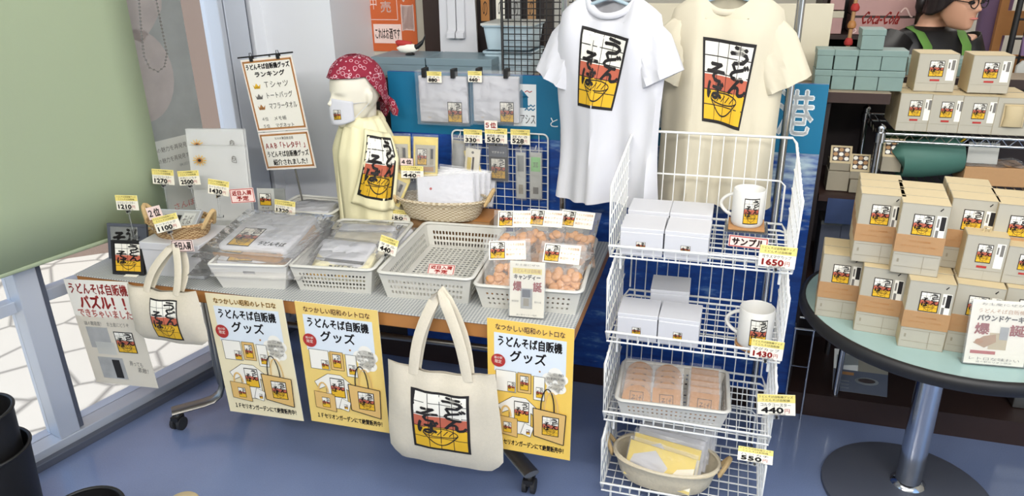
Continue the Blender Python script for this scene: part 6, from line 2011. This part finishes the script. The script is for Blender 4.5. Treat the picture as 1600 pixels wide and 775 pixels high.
MB().box(0, .03, 0, .03, 0, 1.95, 'wood').build('stile', t); MB().box(w, w + .03, 0, .03, 0, 1.95, 'wood').build('stile', t)
for k in range(9): MB().box(.03, w, .006, .02, .3 + .18 * k, .40 + .18 * k, 'wood').build('slat', t)
q, q2 = atb(1520, 70, 1.1), atb(1546, 70, 1.1)
t = thing('dark_garment', 'dark purple garment hanging behind the clerk', 'garment', SH((q - SO).dot(SU), 1.1, 0), math.radians(-17)); w = (q2 - q).length + .05
b = MB(); b.loft([[(w / 2 + x * (1 + .1 * math.sin(zz * 9)), y, zz) for x, y, _ in rrect(w / 2, .03, .02, 0, 3)] for zz in (.95, 1.1, 1.25, 1.4, 1.55, 1.7)], 'purple_cloth'); b.build('cloth', t)
b = MB(); b.tube([(w / 2, 0, 1.70), (w / 2, 0, 2.2)], .004, 'black', 6); b.build('hook', t)

# the clerk
chin = atb(1497, 41, .86)
pz = chin.z
pt_ = atb(1455, 60, .86)
pe = thing('person', 'shop clerk with tied dark hair, glasses and green apron straps behind the counter', 'person', Vector((pt_.x, pt_.y, 0)), math.radians(8))
hy = 20
Mh = Matrix.Translation((.012, -.075, pz)) @ Matrix.Rotation(math.radians(hy), 4, 'Z') @ Matrix.Rotation(.10, 4, 'X')
b = MB(); head_mesh(b, 1.0, 'skin'); b.v = [Mh @ p for p in b.v]
sh_z = pz - .015
b.loft([ell(0, .02, sh_z - .05, .07, .055), ell(0, .015, sh_z + .02, .058, .052), ell(.005, .008, sh_z + .06, .053, .054), ell(.01, .0, pz + .03, .052, .058), ell(.012, 0, pz + .06, .052, .06)], 'skin')
b.loft([ell(0, .01, .86, .15, .10), ell(0, .01, .98, .13, .09), ell(0, .0, 1.12, .145, .10), ell(0, .0, sh_z - .12, .165, .105), ell(0, .01, sh_z - .05, .18, .085), ell(0, .015, sh_z - .01, .13, .07), ell(0, .02, sh_z + .015, .06, .05)], 'skin')
arms = {}
for s in (-1, 1):
    if s < 0: J = [(-.15, .01, sh_z - .045), (-.25, -.03, sh_z - .14), (-.30, -.10, sh_z - .22), (-.36, -.24, sh_z - .165), (-.40, -.31, sh_z - .15)]
    else: J = [(.15, .01, sh_z - .045), (.205, .0, sh_z - .16), (.225, -.02, sh_z - .28), (.20, -.16, sh_z - .34), (.18, -.25, sh_z - .33)]
    b.tube(J, [.058, .050, .042, .034, .024], 'skin', 14); arms[s] = J
    w0 = Vector(J[-1]); d0 = (w0 - Vector(J[-2])).normalized(); sd0 = Vector((-d0.y, d0.x, 0)).normalized()
    b.tube([w0 - d0 * .02, w0 + d0 * .03, w0 + d0 * .085], [.022, .036, .036], 'skin', 12, flat=(sd0, .014))
    for i in range(4):
        f0 = w0 + d0 * .08 + sd0 * (.030 - .02 * i); l = (.062, .072, .068, .052)[i]
        b.tube([f0, f0 + d0 * l * .45 - ZV * .006, f0 + d0 * l * .8 - ZV * .018, f0 + d0 * l - ZV * .03], [.0095, .009, .0085, .007], 'skin', 8)
    f0 = w0 + d0 * .02 - sd0 * .03 * s
    b.tube([f0, f0 + d0 * .03 - sd0 * .02 * s, f0 + d0 * .06 - sd0 * .024 * s - ZV * .01], [.012, .011, .008], 'skin', 8)
for s in (-1, 1):
    b.loft([ell(s * .07, .01, .0, .045, .11, 20), ell(s * .07, .03, .05, .04, .07, 20), ell(s * .07, .04, .10, .04, .045, 20), ell(s * .075, .04, .30, .055, .058, 20), ell(s * .075, .03, .48, .055, .06, 20), ell(s * .08, .02, .70, .08, .085, 20), ell(s * .075, .01, .92, .085, .09, 20)], 'skin')
b.build('body', pe, remesh=.0075)
# black shirt
b = MB(); e = .012
b.loft([ell(0, .01, .80, .165 + e, .12), ell(0, .01, .98, .145 + e, .10), ell(0, .0, 1.12, .155 + e, .108), ell(0, .0, sh_z - .12, .172 + e, .112), ell(0, .01, sh_z - .05, .186 + e, .094), ell(0, .015, sh_z - .008, .132 + e, .078), ell(0, .02, sh_z + .014, .075, .062)], 'black', caps=(False, False))
b.build('shirt', pe, solid=.004)
for s in (-1, 1):
    J = arms[s]; b = MB(); m_ = Vector(J[1]).lerp(Vector(J[2]), .3)
    b.tube([J[0], J[1], m_], [.074, .070, .066], 'black', 16, caps=False); b.build('sleeve', pe, solid=.003)
b = MB()
for s in (-1, 1): b.loft([ell(s * .08, .04, .06, .07, .075, 20), ell(s * .08, .03, .48, .075, .08, 20), ell(s * .082, .015, .86, .098, .115, 20)], 'black')
b.build('trousers', pe)
b = MB()
for s in (-1, 1):
    b.tube([(s * .085, -.115, sh_z - .20), (s * .085, -.122, sh_z - .12), (s * .088, -.105, sh_z - .055), (s * .092, -.05, sh_z - .006), (s * .09, .02, sh_z + .012), (s * .07, .09, sh_z - .03), (s * .03, .115, sh_z - .14)], .021, 'apron_green', 10, flat=((1, 0, 0), .004))
b.build('apron_strap', pe)
b = MB(); b.grid(lambda a, c: ((a - .5) * (.30 + .18 * max(0, .5 - c)), -.135 - .02 * (1 - (2 * a - 1) ** 2) + .10 * (2 * a - 1) ** 2 * .8, .45 + c * (sh_z - .20 - .45)), 14, 16, 'apron_green'); b.build('apron', pe, solid=.003)
# hair, face details and glasses in the head's own frame
hd = thing('head_gear', None, None); bpy.data.objects.remove(hd)
b = MB()
def hairf(a, c):
    th = (a - .5) * 2 * PI * .80 + PI
    cx, cy = math.sin(th), -math.cos(th)
    z = .045 + .19 * c
    front = max(0, -cy)
    zlow = .045 + .115 * min(1, front * 1.6 + max(0, .35 - abs(cy)) * .5)
    z = zlow + (.238 - zlow) * c
    q = max(0.02, 1 - max(0, (z - .13) / .108) ** 2) ** .5
    o = .012 + .004 * math.sin(th * 14)
    ry = (.094 if cy < 0 else .100) + o; rx = .076 + o
    return Mh @ Vector((cx * rx * q, cy * ry * q, z))
b.grid(hairf, 44, 16, 'hair')
b.grid(lambda a, c: Mh @ Vector(((a - .5) * .16 * (1 - .0 * c), -.102 * (1 - (1.6 * (a - .5)) ** 2 * .5) + .03 * c, .155 + .045 * c + .02 * (a - .3) ** 2)), 16, 6, 'hair')
b.build('hair', pe, solid=.006)
b = MB(); b.loft([[Mh @ Vector((math.cos(2 * PI * k / 16) * r, .13 + math.sin(2 * PI * k / 16) * r * .7, z)) for k in range(16)] for z, r in ((.02, .004), (.035, .028), (.06, .042), (.09, .044), (.115, .035), (.13, .012))], 'hair'); b.build('hair_bun', pe)
b = MB()
for s in (-1, 1):
    b.tube([Mh @ Vector((s * .032 + .024 * math.cos(2 * PI * k / 20), -.100 + .004 * abs(math.cos(2 * PI * k / 20)), .110 + .018 * math.sin(2 * PI * k / 20))) for k in range(20)], .0022, 'black', 6, closed=True)
    b.tube([Mh @ Vector((s * .056, -.095, .114)), Mh @ Vector((s * .080, -.02, .118)), Mh @ Vector((s * .082, .02, .110))], .002, 'black', 6)
b.tube([Mh @ Vector((-.009, -.104, .112)), Mh @ Vector((.009, -.104, .112))], .002, 'black', 6)
b.build('glasses', pe)
for s in (-1, 1):
    b = MB(); c = Mh @ Vector((s * .032, -.083, .112)); b.lathe([(.001, -.008), (.010, -.005), (.013, 0), (.010, .005), (.001, .008)], 'black', 14, Matrix.Translation(c)); b.build('eye', pe)
    b = MB(); b.tube([Mh @ Vector((s * .015, -.093, .131)), Mh @ Vector((s * .033, -.092, .136)), Mh @ Vector((s * .05, -.083, .131))], .003, 'hair', 6); b.build('eyebrow', pe)
b = MB(); b.tube([Mh @ Vector((-.022, -.088, .050)), Mh @ Vector((-.01, -.0975, .052)), Mh @ Vector((0, -.098, .050)), Mh @ Vector((.01, -.0975, .052)), Mh @ Vector((.022, -.088, .050))], [.001, .004, .0045, .004, .001], 'pink_ink', 8); b.build('lips', pe)

# ================================================================== FLOOR THINGS AT THE LOWER LEFT
def bucket(label, loc, r, h, m='black', rim=.006, loops=0):
    t = thing('bucket', label, 'bin', loc)
    MB().lathe([(.004, .0), (r * .82, 0), (r * .86, .01), (r, h), (r - .004, h), (r * .85, .014), (.004, .008)], m, 40).build('body', t)
    MB().tube([(r * 1.005 * math.cos(2 * PI * k / 40), r * 1.005 * math.sin(2 * PI * k / 40), h) for k in range(40)], rim, m, 8, closed=True).build('rim', t)
    return t


q = Pz(-42, 655, .42)
bucket('lower black bin at the left edge of the photo', Vector((q.x, q.y, 0)), .125, .30)
bucket('upper black bin nested in the lower one at the left edge', Vector((q.x, q.y, .08)), .11, .36)
q = Pz(130, 800, .26)
bucket('round black bin on the floor at the bottom left corner', Vector((q.x, q.y, 0)), .105, .26)
q = Pz(286, 790, .16)
t = thing('round_stool', 'small beige round stool top at the bottom edge left of centre', 'stool', Vector((q.x, q.y, 0)))
MB().lathe([(.002, .15), (.045, .15), (.05, .155), (.05, .172), (.045, .178), (.002, .18)], 'box_tan', 28).build('top', t)
for k in range(3):
    b = MB(); a_ = k * 2.094; b.tube([(.03 * math.cos(a_), .03 * math.sin(a_), .15), (.05 * math.cos(a_), .05 * math.sin(a_), 0)], .007, 'wood', 8); b.build('leg', t)
